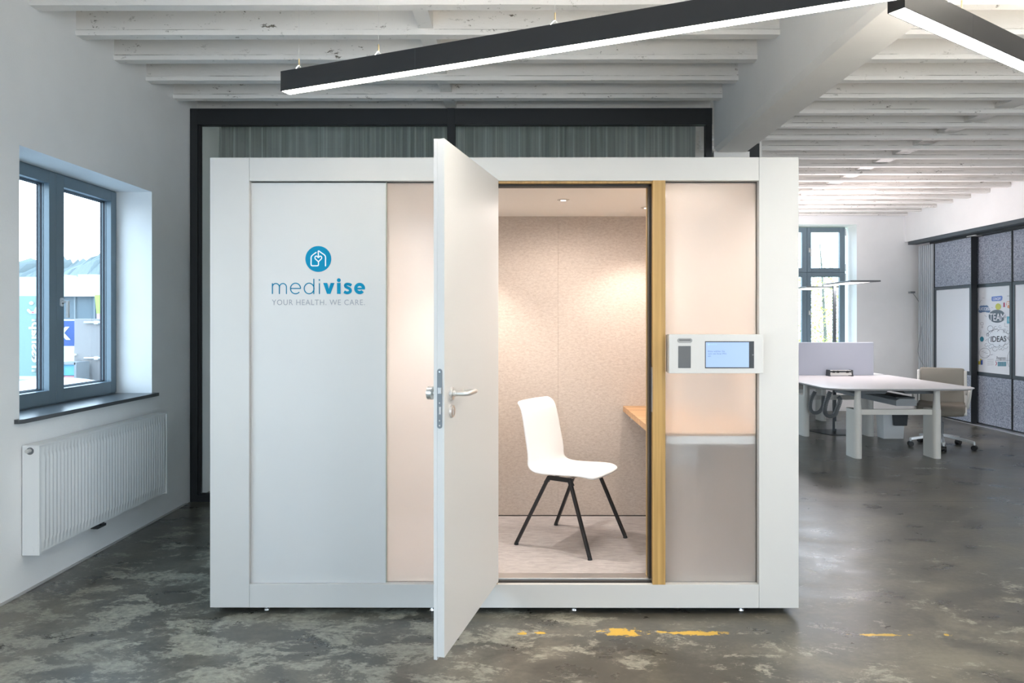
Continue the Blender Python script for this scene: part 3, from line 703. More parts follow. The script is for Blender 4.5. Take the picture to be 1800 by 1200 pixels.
# card slot (pill) and reader pad
pill = [(tx(1193)+0.0*0 + 0, 0)]
x0, x1, zc, rr = tx(1190.2), tx(1216.6), tz(598.2), 3.9*YT/F
pill = [(x1-rr + rr*math.cos(a), zc + rr*math.sin(a)) for a in [-PI/2 + PI*i/12 for i in range(13)]] + [(x0+rr + rr*math.cos(a), zc + rr*math.sin(a)) for a in [PI/2 + PI*i/12 for i in range(13)]]
bm = bmn(); prism_y(bm, pill, YT-0.002, YT+0.001); sl = obj('card_slot', bm, mat('slot_grey', (0.28, 0.28, 0.28), 0.35), term)
bm = bmn(); box(bm, x0+0.009, x1-0.009, YT-0.0028, YT-0.001, zc+0.0005, zc+0.0045); obj('slot_opening', bm, M_dgrey, sl)
obj('reader_pad', B(tx(1192.2), tx(1214), YT-0.002, YT+0.001, tz(646.5), tz(607.8)), mat('reader_grey', (0.105, 0.11, 0.115), 0.4), term, bevel=0.0008)

# ------------------------------------------------------------------ oak worktop in the booth
dx0 = wx(1095, YIN)
ws = thing('oak_worktop', 'oak worktop fixed across the right end inside the booth, behind the frosted pane', 'desk', (1.0, 4.2, FZ))
obj('front_edge', B(dx0, BX1-0.125, YG+0.0125, YG+0.029, 0.907, 0.921), M_oakd, ws)
obj('top', B(dx0, BX1-0.112, YG+0.03, YIN-0.001, 0.884, 0.921), M_oakd, ws, bevel=0.001)
obj('support_rail', B(dx0+0.05, BX1-0.112, YG+0.0125, YG+0.0295, 0.866, 0.9065), mat('rail_white', (0.75, 0.74, 0.74), 0.4), ws)
obj('support_rail', B(dx0+0.05, BX1-0.112, YIN-0.03, YIN-0.005, 0.83, 0.884), M_deskleg, ws)
obj('cable_box', B(0.80, 0.94, YG+0.09, YG+0.22, 0.74, 0.884), mat('box_grey', (0.45, 0.45, 0.47), 0.5), ws)
# dark device standing on the worktop (shows as a blur through the pane)
mon = thing('monitor', 'dark monitor blurred behind the frosted pane just below the white terminal', 'monitor', (1.16, 4.35, 0.921), R(-50))
obj('screen', xform(B(-0.15, 0.15, -0.012, 0.012, 0.06, 0.36), Matrix()), M_grey, mon, local=True, bevel=0.003)
obj('stand', B(-0.02, 0.02, 0.012, 0.03, 0.005, 0.2), M_grey, mon, local=True)
obj('foot', B(-0.08, 0.08, -0.05, 0.07, 0.0, 0.008), M_grey, mon, local=True)

# ------------------------------------------------------------------ white chair in the booth
ch = thing('visitor_chair', 'white plastic shell chair with four slanted black legs standing inside the booth', 'chair', (0.321, 4.2225, FZ), math.atan2(-0.545, 0.838))
prof = [(-0.297, 0.846), (-0.268, 0.825), (-0.250, 0.79), (-0.232, 0.70), (-0.212, 0.60), (-0.196, 0.52), (-0.182, 0.462), (-0.150, 0.436), (-0.10, 0.430), (0.0, 0.434), (0.12, 0.444), (0.19, 0.443), (0.228, 0.428)]
hw = [0.185, 0.197, 0.202, 0.205, 0.208, 0.212, 0.214, 0.215, 0.215, 0.215, 0.215, 0.205, 0.175]
bm = bmn(); grid = []
NU = 12
for (a, z), h in zip(prof, hw):
    row = []
    for i in range(NU+1):
        u = -1 + 2*i/NU
        back = z > 0.5
        da = (0.022*u*u if back else 0) ; dz = (0.010*abs(u)**3 if not back else 0)
        row.append(bm.verts.new((a + da, u*h, z + dz)))
    grid.append(row)
for a, b in zip(grid, grid[1:]):
    for i in range(NU): bm.faces.new((a[i], a[i+1], b[i+1], b[i]))
shell = obj('seat_shell', bm, mat('white_chair_shell', (0.86, 0.86, 0.85), 0.4), ch, local=True, smooth=True, sub=2, solid=0.010)
shell.modifiers.move(0, 1) if False else None
def cleg(x0, y0, x1, y1):
    bm = bmn(); barbox(bm, (x0, y0, 0.415), (x1, y1, 0.012), 0.017, 0.024, (0, 1, 0)); return bm
for s in (-1, 1):
    for e, xt in ((-1, -0.057), (1, 0.085)):
        lg = obj('leg', cleg(xt, s*0.178, e*0.245, s*0.237), M_black, ch, local=True, bevel=0.003)
        bm = bmn(); cyl(bm, (e*0.247, s*0.2375, 0), (e*0.245, s*0.237, 0.014), 0.014, 0.012, 14); obj('glide', bm, M_black, lg, local=True)
    bm = bmn(); prism_y(bm, [(-0.085, 0.385), (-0.06, 0.425), (0.09, 0.425), (0.112, 0.385), (0.085, 0.385), (0.078, 0.402), (-0.048, 0.402), (-0.058, 0.385)], s*0.178-0.012, s*0.178+0.012)
    obj('side_bracket', bm, M_black, ch, local=True, bevel=0.002)
bm = bmn(); barbox(bm, (0.06, -0.17, 0.415), (0.06, 0.17, 0.415), 0.02, 0.012); barbox(bm, (-0.04, -0.17, 0.415), (-0.04, 0.17, 0.415), 0.02, 0.012)
obj('cross_bar', bm, M_chrome, ch, local=True)

# ------------------------------------------------------------------ radiator
rad = thing('radiator', 'white ribbed panel radiator mounted on the left wall below the window', 'radiator', (-2.69, 4.5, 0.21))
RX, RY0, RY1, RZ0, RZ1 = -2.64, 3.816, 5.21, 0.211, 0.818
bm = bmn(); nr = 42; y0r, y1r = RY0+0.03, RY1-0.03
prof = []
step = (y1r-y0r)/nr
for i in range(nr):
    y = y0r + i*step
    prof += [(y+0.18*step, 0.0), (y+0.30*step, 0.007), (y+0.70*step, 0.007), (y+0.82*step, 0.0)]
za, zb = RZ0+0.055, RZ1-0.055
ring = []
for z, k in ((RZ0+0.012, 0), (za, 0), (za+0.025, 1), (zb-0.025, 1), (zb, 0), (RZ1-0.004, 0)):
    ring.append([bm.verts.new((RX + d*k - 0.007, y, z)) for y, d in [(RY0, 0)] + prof + [(RY1, 0)]])
for a, b in zip(ring, ring[1:]):
    for i in range(len(a)-1): bm.faces.new((a[i], a[i+1], b[i+1], b[i]))
obj('front_panel', bm, M_rad, rad, smooth=True)
obj('side_cover', B(-2.735, RX, RY0-0.002, RY0+0.014, RZ0, RZ1-0.002), M_rad, rad, bevel=0.002)
obj('side_cover', B(-2.735, RX, RY1-0.014, RY1+0.002, RZ0, RZ1-0.002), M_rad, rad, bevel=0.002)
obj('top_cover', B(-2.735, RX, RY0, RY1, RZ1-0.008, RZ1), M_rad, rad, bevel=0.002)
obj('rear_panel', B(-2.73, -2.715, RY0+0.014, RY1-0.014, RZ0+0.02, RZ1-0.02), M_rad, rad)
bm = bmn(); cyl(bm, (-2.69, RY0-0.001, 0.787), (-2.69, RY0-0.006, 0.787), 0.020, n=20); obj('valve_recess', bm, M_grey, rad)
bm = bmn(); cyl(bm, (-2.69, RY0-0.004, 0.79), (-2.69, RY0-0.03, 0.79), 0.011, n=18); cyl(bm, (-2.69, RY0-0.03, 0.79), (-2.69, RY0-0.035, 0.79), 0.008, n=18); obj('vent_valve', bm, M_plastic, rad)
bm = bmn(); cyl(bm, (-2.69, RY0-0.001, 0.24), (-2.69, RY0-0.004, 0.24), 0.021, n=24); obj('blank_plug', bm, M_rad, rad)
bm = bmn(); cyl(bm, (-2.70, RY1+0.001, 0.785), (-2.70, RY1+0.035, 0.785), 0.012, n=18); obj('vent_valve', bm, M_chrome, rad)
bm = bmn()
for y in (4.44, 4.49): cyl(bm, (-2.70, y, RZ0+0.02), (-2.70, y, RZ0-0.03), 0.012, n=14); tube(bm, [(-2.70, y, RZ0-0.02), (-2.72, y, RZ0-0.03), (-2.739, y, RZ0-0.03)], 0.01, 10)
box(bm, -2.715, -2.685, 4.42, 4.51, RZ0-0.035, RZ0-0.02)
obj('pipe_connection', bm, M_dgrey, rad)

# ------------------------------------------------------------------ linear pendant lamps
def pendant(label, P0, d, length, zb, h=0.085, wd=0.055, wires=(), seam=None):
    """P0 = near bottom corner at one end, d = direction; width goes away from the camera"""
    d = Vector(d).normalized(); q = Vector((-d.y, d.x)); q = q if q.y > 0 else -q
    c = Vector(P0) + q*wd/2
    root = thing('pendant_lamp', label, 'pendant lamp', (c.x, c.y, zb), math.atan2(d.y, d.x), 'linear black pendant lamps under the ceiling')
    bm = bmn(); box(bm, 0, length, -wd/2, wd/2, 0.006, h)
    box(bm, 0, length, -wd/2, -wd/2+0.0025, 0, 0.006); box(bm, 0, length, wd/2-0.0025, wd/2, 0, 0.006); box(bm, 0, 0.003, -wd/2, wd/2, 0, 0.006); box(bm, length-0.003, length, -wd/2, wd/2, 0, 0.006)
    obj('housing', bm, M_lampbody, root, local=True)
    obj('led_diffuser', B(0.0028, length-0.0028, -wd/2+0.0023, wd/2-0.0023, 0.0012, 0.0066), M_led, root, local=True)
    obj('added_uplight_strip', B(0.05, length-0.05, -0.018, 0.018, h-0.001, h+0.0008), M_upfill, root, local=True)  # unseen strip on top, added to brighten the ceiling
    if seam: obj('joint_seam', B(seam, seam+0.0015, -wd/2-0.0004, wd/2+0.0004, 0, h), M_dgrey, root, local=True)
    for wq in wires:
        bm = bmn(); cyl(bm, (wq, 0, h+0.035), (wq, 0, ZJ+0.2 - zb), 0.0007, n=6)
        cb = obj('suspension_cable', bm, M_steel, root, local=True)
        bm = bmn(); cyl(bm, (wq, 0, h+0.024), (wq, 0, h+0.052), 0.0028, n=12); obj('cable_gripper', bm, M_brass, cb, local=True)
        bm = bmn(); tube(bm, smooth_pts([(wq, 0, h+0.026), (wq-0.010, 0, h+0.02), (wq-0.022, 0, h+0.006), (wq-0.024, 0, h)], 3), 0.0013, 6); tube(bm, smooth_pts([(wq, 0, h+0.026), (wq+0.008, 0, h+0.015), (wq+0.010, 0, h)], 3), 0.0013, 6)
        obj('hanger_wire', bm, M_steel, cb, local=True)
    return root
ZL = 2.483
pendant('long black linear pendant lamp hanging above the booth front, its left end free', (-1.017, 2.96), (0.925, -0.379), 2.85, ZL, wires=(0.075, 0.475, 1.23, 2.5), seam=0.66)
pendant('black linear pendant lamp at top right with end facing the camera, slanting to the right', (1.208, 2.175), (0.84, 0.543), 2.9, ZL, wires=(0.42, 1.6, 2.7), seam=0.44)
pendant('linear lamp whose lit tip just shows above the right-hand pendant', (1.918, 3.15), (0.245, -0.97), 6.0, 2.95, wires=(0.5, 2.5, 4.5, 5.8))  # lengthened out of view behind the camera to add warm light

# ------------------------------------------------------------------ right-hand office: sliding acoustic cupboard fronts
rail = thing('sliding_door_rail', 'long dark steel track under the white bulkhead on the right wall', 'rail', (6.6, 10, 2.775))
obj('track', B(6.471, 6.62, 3.0, YF-0.1, 2.775, 2.829), M_cab, rail, bevel=0.003)
obj('track_cover', B(6.62, 6.80, 3.0, 11.2, 2.745, 2.829), M_anth, rail)
obj('rail_clip', B(6.60, 6.70, 10.05, 10.25, 2.742, 2.757), M_plastic, rail)
def panel(name, label, x, y0, y1, poster=None):
    rt = thing('sliding_panel', label, 'sliding panel', (x, (y0+y1)/2, 0.02), 0, 'sliding acoustic panels on the right wall')  # one of the sliding panels along the right wall
    zs = [0.03, 0.715, 0.79, 2.005, 2.045, 2.735]
    obj('frame', bmn_frame_x(x, x+0.085, y0, y1, 0.015, 2.745, 0.012, 0.012, 0.015, 0.012), M_anth, rt)
    obj('felt_field', B(x+0.012, x+0.05, y0+0.014, y1-0.014, 0.03, 0.715), M_gfelt, rt)
    obj('felt_field', B(x+0.012, x+0.05, y0+0.014, y1-0.014, 2.045, 2.735), M_gfelt, rt)
    obj('board_frame', bmn_frame_x(x+0.004, x+0.03, y0+0.012, y1-0.012, 0.72, 2.04, 0.04, 0.04, 0.05, 0.045), M_cab, rt)
    bd = obj('whiteboard', B(x+0.012, x+0.02, y0+0.052, y1-0.052, 0.77, 1.995), mat('whiteboard', (0.66, 0.69, 0.73), 0.16), rt)
    return rt, bd
panel('p', 'sliding panel with plain whiteboard between grey felt fields, nearest the far corner', 6.60, 10.14, 11.06)
pr, pb = panel('p', 'sliding panel whose whiteboard carries the TEAM and IDEAS doodle print', 6.70, 9.45, 10.37)
panel('p', 'sliding panel at the right edge of the view with plain whiteboard', 6.69, 8.52, 9.44)
tag(obj('floor_track', B(6.60, 6.80, 3.0, 11.2, 0, 0.012), M_alu), 'shiny metal floor track under the sliding panels', 'rail')
# doodle print: strokes in the zoomed drawing's grid, laid on the board's plane
XPp = 6.7105
def PG(v, d=0): 
    px = 1700 + v.x/6.67; py = 490 + v.y/6.67; x = XPp - d - v.z; Y = x*F/(px-VX); return (x, Y, wz(py, Y))
def pob(name, bm, col, d=0.0):
    mapv(bm, lambda v: PG(v, d)); return obj(name, bm, mat('print_'+name, col, 0.5), pb)
def ptext(s, x0, x1, yb, h, off=0.0, rise=0.0):
    bm = fit_text(s, x0, x1, 0, h, offset=off); mapv(bm, lambda v: (v.x, yb - v.y + rise*(v.x-x0), 0)); return bm
def join(*bs):
    a = bs[0]
    for b in bs[1:]:
        me = bpy.data.meshes.new('x'); b.to_mesh(me); a.from_mesh(me); b.free()
    return a
bm = bmn(); disc(bm, 340, 438, 98, 40, 76); pob('dark_bubble', bm, (0.10, 0.13, 0.16), 0.001)
bm = ptext('TEAM', 250, 430, 490, 85, 0.0); pob('team_word', bm, (0.72, 0.74, 0.78), 0.002)
bm = bmn()
for x, y, r in ((150, 365, 32), (185, 350, 40), (225, 360, 34), (240, 375, 22), (160, 340, 28), (215, 335, 26)): disc(bm, x, y, r)
pob('blue_cloud', bm, (0.10, 0.17, 0.30), 0.001)
bm = ptext('SUCCESS', 122, 260, 368, 34, 0.02); pob('success_word', bm, (0.72, 0.74, 0.78), 0.002)
bm = bmn(); poly_flat(bm, [(278, 210), (395, 198), (405, 212), (400, 245), (385, 258), (285, 262), (276, 250)]); pob('blue_banner', bm, (0.10, 0.19, 0.52), 0.001)
bm = ptext('CONCEPT', 292, 388, 250, 30, 0.02, -0.03); pob('banner_word', bm, (0.7, 0.72, 0.78), 0.002)
bm = disc(bmn(), 354, 325, 33, 30, 38); pob('yellow_clock', bm, (0.50, 0.52, 0.10), 0.001)
bm = bmn(); poly_flat(bm, [(455, 265), (518, 255), (518, 350), (500, 360), (460, 335), (448, 300)]); pob('orange_bubble', bm, (0.60, 0.27, 0.13), 0.001)
bm = ptext('FU', 458, 516, 322, 50, 0.03); pob('bubble_word', bm, (0.72, 0.74, 0.78), 0.002)
bm = bmn(); poly_flat(bm, [(455, 440), (518, 440), (518, 523), (455, 523)]); pob('teal_square', bm, (0.10, 0.34, 0.44), 0.001)
bm = ptext('GO', 468, 515, 497, 30); pob('square_word', bm, (0.6, 0.7, 0.74), 0.002)
bm = ptext('1', 414, 432, 328, 50, 0.03); ribbon(bm, [(412, 326), (434, 326)], 6); ribbon(bm, [(325, 968), (338, 990), (325, 1012)], 7); pob('red_marks', bm, (0.35, 0.03, 0.10), 0.001)
bm = ptext('IDEAS', 268, 448, 738, 66, 0.012, -0.03); pob('ideas_word', bm, (0.03, 0.035, 0.045), 0.002)
bm = bmn(); lines = 4
cl = []
for k, (x, y, r, a0, a1) in enumerate(((285, 650, 48, 120, 300), (325, 632, 45, 190, 330), (385, 636, 45, 200, 350), (430, 670, 45, 240, 400), (440, 725, 42, 290, 450), (395, 752, 40, -10, 150), (335, 758, 42, 20, 170), (280, 722, 44, 80, 230))):
    ribbon(bm, arc(x, y, r, a0, a1, 14), 3.5)
ribbon(bm, arc(262, 582, 33, 0, 360, 20), 3.5); ribbon(bm, [(250, 612), (262, 640), (275, 612)], 3)
for p_ in (((170, 225), (195, 225)), ((135, 290), (150, 255), (165, 250)), ((195, 420), (210, 442), (222, 442)), ((275, 335), (290, 340)), ((410, 620), (440, 585)), ((470, 650), (500, 622)), ((230, 700), (205, 725)), ((480, 765), (505, 785)), ((480, 710), (495, 735)), ((220, 640), (245, 650)), ((225, 680), (215, 655), (240, 635)), ((145, 640), (140, 680)), ((150, 600), (155, 640), (130, 610)), ((440, 452), (460, 440)), ((430, 515), (430, 560), (470, 560)), ((265, 890), (290, 885)), ((320, 955), (500, 955)), ((485, 850), (463, 900), (463, 980), (482, 1030))):
    ribbon(bm, p_, 3)
ribbon(bm, arc(165, 525, 17, 0, 360, 16), 3); ribbon(bm, arc(168, 565, 8, 0, 360, 10), 3)
ribbon(bm, arc(197, 868, 62, 0, 360, 30, 58), 3.5)
for x, y, r in ((215, 775, 18), (262, 795, 20), (315, 820, 27), (372, 815, 14), (405, 820, 15), (440, 790, 26), (325, 575, 18), (375, 560, 14), (425, 600, 14), (465, 625, 18), (485, 700, 18), (235, 650, 17)): ribbon(bm, arc(x, y, r, 0, 300, 12), 3)
for x, y in ((160, 850), (185, 862), (205, 875), (215, 905)): ribbon(bm, [(x, y), (x+28, y-4)], 3)
for k in range(4):
    y = 945 + k*21; ribbon(bm, [(228, y), (300, y-4)], 2.5)
pob('pen_doodles', join(bm, ptext('Progress', 335, 440, 945, 38), ptext('sale', 455, 490, 205, 14)), (0.16, 0.17, 0.20), 0.0012)
bm = disc(bmn(), 163, 705, 23, 24, 30); pob('teal_globe', bm, (0.03, 0.20, 0.28), 0.001)
bm = bmn()
for k, h_ in enumerate((40, 65)): poly_flat(bm, [(122+k*20, 1003), (140+k*20, 1003), (140+k*20, 1003-h_), (122+k*20, 1003-h_)])
pob('yellow_bars', bm, (0.45, 0.38, 0.03), 0.001)
bm = bmn(); poly_flat(bm, [(150, 1005), (172, 1005), (172, 945), (150, 955)]); pob('blue_bar', bm, (0.03, 0.08, 0.30), 0.0015)
bm = bmn()
for k in range(6): poly_flat(bm, [(348+k*17, 1023), (361+k*17, 1023), (361+k*17, 970), (348+k*17, 970)])
pob('teal_bars', bm, (0.10, 0.28, 0.36), 0.001)
bm = bmn(); disc(bm, 512, 918, 12); disc(bm, 508, 1005, 12, 20, 20); pob('corner_dots', bm, (0.30, 0.2, 0.15), 0.001)

# ribbed white column and cable at the far right corner
bm = bmn()
for k in range(7): box(bm, 6.60, 6.66, 11.10+k*0.055, 11.14+k*0.055, 0, 2.74)
box(bm, 6.61, 6.90, 11.08, 11.50, 0, 2.74)
tag(obj('ribbed_pilaster', bm, mat('pale_grey_ribbed', (0.42, 0.45, 0.48), 0.5)), 'pale grey ribbed strip closing the gap beside the first sliding panel', 'wall strip')
bm = bmn(); tube(bm, smooth_pts([(6.55, 11.55, 1.97), (6.62, 11.45, 1.75), (6.60, 11.40, 1.4), (6.52, 11.35, 1.0), (6.55, 11.2, 0.75), (6.57, 11.04, 0.60)], 6), 0.004, 6)
box(bm, 6.50, 6.57, 11.52, 11.60, 1.97, 2.0)
tag(obj('hanging_cable', bm, M_grey), 'thin grey cable dangling down the wall in the far right corner', 'cable')

# ------------------------------------------------------------------ bench desks
ZD = 0.78
def rr_rect(x0, x1, y0, y1, rf, rn, n=8):
    pts = []
    for cx, cy, a0, r in ((x1-rf, y1-rf, 0, rf), (x0+rf, y1-rf, 90, rf), (x0+rn, y0+rn, 180, rn), (x1-rn, y0+rn, 270, rn)):
        for i in range(n+1):
            a = R(a0 + 90*i/n); pts.append((cx + r*math.cos(a), cy + r*math.sin(a)))
    return pts
def bench(label, x0, x1, y0, y1, legs, beam_y):
    t = thing('bench_desk', label, 'desk', ((x0+x1)/2, (y0+y1)/2, 0), 0, 'white double bench desks in the office')
    # top with a tapered under-edge
    bm = bmn(); rf, rn = (0.02, 0.22) if y0 < 9 else (0.22, 0.02)
    a = rr_rect(x0, x1, y0, y1, rf, rn); b = rr_rect(x0+0.03, x1-0.03, y0+0.03, y1-0.03, rf, rn)
    rA = [bm.verts.new((p[0], p[1], ZD)) for p in a]; rB = [bm.verts.new((p[0], p[1], ZD-0.008)) for p in a]; rC = [bm.verts.new((p[0], p[1], ZD-0.026)) for p in b]
    n = len(a); bm.faces.new(rA); bm.faces.new(rC[::-1])
    for i in range(n):
        bm.faces.new((rA[i], rB[i], rB[(i+1) % n], rA[(i+1) % n])); bm.faces.new((rB[i], rC[i], rC[(i+1) % n], rB[(i+1) % n]))
    obj('desktop', bm, M_desk, t)
    for (lx, ly) in legs:
        # sleeve: stadium section along y, with the round lifting tube rising from its near end
        r = 0.042; L_ = 0.17
        pts = [(lx + r*math.cos(q), ly + r*math.sin(q)) for q in [PI + PI*i/10 for i in range(11)]] + [(lx + r*math.cos(q), ly + L_ + r*math.sin(q)) for q in [PI*i/10 for i in range(11)]]
        bm = bmn(); prism_z(bm, pts, 0.0, 0.535); lg = obj('leg', bm, M_deskleg, t, bevel=0.002)
        bm = bmn(); cyl(bm, (lx, ly, 0.53), (lx, ly, 0.64), 0.040, 0.033, 24); cyl(bm, (lx, ly, 0.64), (lx, ly, ZD-0.02), 0.033, n=24); obj('lifting_tube', bm, M_deskleg, lg, smooth=False)
    ys = sorted(set(l[1] for l in legs))
    for y in ys:
        lxs = [l[0] for l in legs if l[1] == y]
        obj('crossbar', B(min(lxs), max(lxs), y+0.01, y+0.05, 0.475, 0.535), M_deskleg, t, bevel=0.002)
    xm = (x0+x1)/2
    bm = bmn(); prism_y(bm, [(xm+0.05, 0.56), (xm+0.05, 0.62), (xm+0.09, 0.64), (xm+0.24, 0.64), (xm+0.28, 0.62), (xm+0.28, 0.56)], y0+0.3, y1-0.12)
    obj('cable_tray', bm, mat('tray_grey', (0.30, 0.32, 0.34), 0.45), t)
    obj('tray_lid', B(xm+0.06, xm+0.27, y0+0.32, y1-0.12, 0.641, 0.655), M_dgrey, t)
    for xx in (x0+0.35, x1-0.75):
        bm = bmn(); prism_y(bm, [(xx, ZD-0.03), (xx+0.06, ZD-0.08), (xx+0.38, ZD-0.08), (xx+0.42, ZD-0.03)], y0+0.25, y0+0.75)
        obj('motor_box', bm, M_grey, t)
    return t
bench('white double bench desk nearest the camera in the office at right', 3.33, 4.985, 7.45, 9.38, [(3.72, 7.63), (4.585, 7.63), (3.76, 9.1), (4.60, 9.1)], 7.6)
bench('second white bench desk behind the pale divider screen', 3.33, 4.985, 9.46, 11.40, [(3.76, 10.5), (4.60, 10.5), (3.76, 11.1), (4.60, 11.1)], 10.5)
dv = obj('divider_screen', bmn(), None) if False else None
o = obj('divider_screen', B(3.36, wx(1534, 9.31), 9.295, 9.33, ZD+0.002, wz(601.5, 9.31)), M_screenw, bevel=0.006)
tag(o, 'pale blue-grey fabric divider screen standing across the near bench desk', 'divider screen')
ps = thing('power_strip', 'dark grey tilted socket strip standing on the white desk before the divider', 'power strip', (wx(1475, 9.2), 9.2, ZD))
sx0, sx1 = wx(1457, 9.2), wx(1495, 9.2)
bm = bmn(); prism_x(bm, [(9.17, ZD+0.012), (9.19, ZD+0.075), (9.25, ZD+0.075), (9.25, ZD+0.012)], sx0, sx1); obj('body', bm, M_deskleg, ps, bevel=0.003)
bm = bmn()
for a in (sx0+0.03, sx0+0.085, sx0+0.21): cyl(bm, (a+0.02, 9.176, ZD+0.052), (a+0.02, 9.186, ZD+0.056), 0.019, n=18)
obj('socket', bm, M_black, ps)
obj('socket_field', B(sx0+0.005, sx1-0.005, 9.1805, 9.20, ZD+0.048, ZD+0.07), M_dgrey, ps)
for a in (sx0-0.014, sx1):
    bm = bmn(); prism_x(bm, [(9.15, ZD), (9.165, ZD+0.02), (9.17, ZD+0.08), (9.26, ZD+0.08), (9.27, ZD+0.02), (9.28, ZD)], a, a+0.014); obj('end_bracket', bm, M_dgrey, ps)
# cable chains hanging from the desk
def chain(label, pts, r=0.020):
    P = smooth_pts(pts, 7); bm = bmn()
    for i in range(len(P)-1):
        a, b = P[i], P[i+1]; barbox(bm, a, a + (b-a)*0.82, r*2.2, r*1.6, (0.1, 1, 0))
    tube(bm, P, r*0.45, 6)
    return tag(obj('cable_chain', bm, M_grey), label, 'cable chain', 'cable chains under the bench desk')
def chp(lst, Y): return [(wx(a, Y), Y, wz(b, Y)) for a, b in lst]
chain('grey cable chain loop hanging under the near desk, right of the other loop', chp([(1459, 688), (1452, 705), (1449, 722), (1455, 731), (1466, 729), (1471, 718), (1476, 703), (1473, 697)], 8.3))
chain('grey cable chain loop hanging under the near desk beside the left leg', chp([(1432, 688), (1425, 703), (1424, 718), (1430, 725), (1440, 723), (1446, 712), (1446, 695)], 9.0), 0.018)

# ------------------------------------------------------------------ floor lamp with two flat heads
YFL = 9.42; XFL = wx(1466, YFL)
fl = thing('floor_lamp', 'office floor lamp with two flat rectangular heads rising behind the divider screen', 'floor lamp', (XFL, YFL, 0))
bm = bmn(); prism_z(bm, [(XFL-0.16, 9.14), (XFL+0.24, 9.14), (XFL+0.30, 9.35), (XFL+0.30, 9.62), (XFL-0.30, 9.62), (XFL-0.30, 9.48)], 0, 0.01); obj('base_plate', bm, M_black, fl)
obj('pole', B(XFL-0.02, XFL+0.02, YFL-0.018, YFL+0.018, 0.01, 1.985), mat('pole_dark', (0.10, 0.11, 0.12), 0.35, 0.6), fl, bevel=0.003)
obj('pole_label', B(XFL, XFL+0.018, YFL-0.0195, YFL-0.0178, 0.05, 0.15), M_plastic, fl)
M_head = mat('lamp_head_grey', (0.16, 0.17, 0.18), 0.35, 0.6)
for (hx0, hx1, hy0, hy1, hz_, es) in ((4.20, 4.585, 8.80, 9.62, 2.005, 1), (4.00, 4.45, 9.66, 10.5, 1.975, 0)):
    hd = obj('lamp_head', B(hx0, hx1, hy0, hy1, hz_, hz_+0.018), M_head, fl, bevel=0.004)
    obj('light_panel', B(hx0+0.04, hx1-0.08, hy0+0.12, hy1-0.1, hz_-0.002, hz_+0.001), M_led2, hd)
    l = bpy.data.lights.new('uplight', 'AREA'); l.shape = 'RECTANGLE'; l.size = hx1-hx0-0.1; l.size_y = hy1-hy0-0.1; l.energy = 24; l.color = (1.0, 0.90, 0.93)
    lo = bpy.data.objects.new('lamp_uplight', l); C.objects.link(lo); lo.location = ((hx0+hx1)/2, (hy0+hy1)/2, hz_+0.025); lo.rotation_euler = (PI, 0, 0); lo['kind'] = 'helper'
    l = bpy.data.lights.new('downlight', 'AREA'); l.shape = 'RECTANGLE'; l.size = hx1-hx0-0.15; l.size_y = hy1-hy0-0.25; l.energy = 10; l.color = (1.0, 0.93, 0.94)
    lo = bpy.data.objects.new('lamp_downlight', l); C.objects.link(lo); lo.location = ((hx0+hx1)/2, (hy0+hy1)/2, hz_-0.004); lo['kind'] = 'helper'

# ------------------------------------------------------------------ bins
wb = thing('waste_bin', 'translucent white rectangular waste bin on the floor under the near desk', 'waste bin', (4.80, 8.98, 0))
bm = bmn()
for z, k in ((0.0, 0.88), (0.31, 1.0)): pass
def taper(bm, cx, cy, hx, hy, z0, z1, k):
    a = [bm.verts.new((cx+sx*hx*k, cy+sy*hy*k, z0)) for sx, sy in ((-1,-1),(1,-1),(1,1),(-1,1))]
    b = [bm.verts.new((cx+sx*hx, cy+sy*hy, z1)) for sx, sy in ((-1,-1),(1,-1),(1,1),(-1,1))]
    c = [bm.verts.new((cx+sx*(hx-0.006), cy+sy*(hy-0.006), z1)) for sx, sy in ((-1,-1),(1,-1),(1,1),(-1,1))]
    d = [bm.verts.new((cx+sx*(hx*k-0.006), cy+sy*(hy*k-0.006), z0+0.008)) for sx, sy in ((-1,-1),(1,-1),(1,1),(-1,1))]
    bm.faces.new(a)
    for p, q in ((a, b), (b, c), (c, d)):
        for i in range(4): bm.faces.new((p[i], p[(i+1) % 4], q[(i+1) % 4], q[i]))
    bm.faces.new(d); return bm
obj('bin_body', taper(bmn(), 4.80, 8.98, 0.14, 0.09, 0, 0.31, 0.9), mat('milky_plastic', (0.82, 0.84, 0.86), 0.45), wb, bevel=0.006)
dn = obj('bin_insert', taper(bmn(), 4.86, 8.86, 0.088, 0.03, 0.175, 0.315, 0.86), M_dgrey, wb, bevel=0.003)
dn['label'] = 'small dark grey insert bin hung on the front rim'

# ------------------------------------------------------------------ office swivel chair
oc = thing('office_chair', 'beige mesh office swivel chair with five-star base at the end of the desk', 'office chair', (5.06, 8.33, 0), math.atan2(-0.84, -0.54))
prof = [(-0.30, 0.93), (-0.285, 0.90), (-0.262, 0.80), (-0.245, 0.68), (-0.235, 0.58), (-0.21, 0.50), (-0.15, 0.475), (-0.05, 0.475), (0.10, 0.485), (0.20, 0.485), (0.25, 0.46), (0.26, 0.42)]
def strip(bm, prof, hw_, lift=0.0, dx=0.0):
    g = [[bm.verts.new((a + dx, u*hw_, z + lift*abs(u)**2)) for u in [-1 + 2*i/8 for i in range(9)]] for a, z in prof]
    for p, q in zip(g, g[1:]):
        for i in range(8): bm.faces.new((p[i], p[i+1], q[i+1], q[i]))
    return bm
obj('backrest', strip(bmn(), prof[:6], 0.235), M_mesh, oc, local=True, smooth=True, sub=1, solid=0.008)
obj('seat', strip(bmn(), prof[5:] + [(0.245, 0.40)], 0.245, 0.02), mat('seat_fabric', (0.20, 0.18, 0.15), 0.7), oc, local=True, smooth=True, sub=1, solid=0.03)
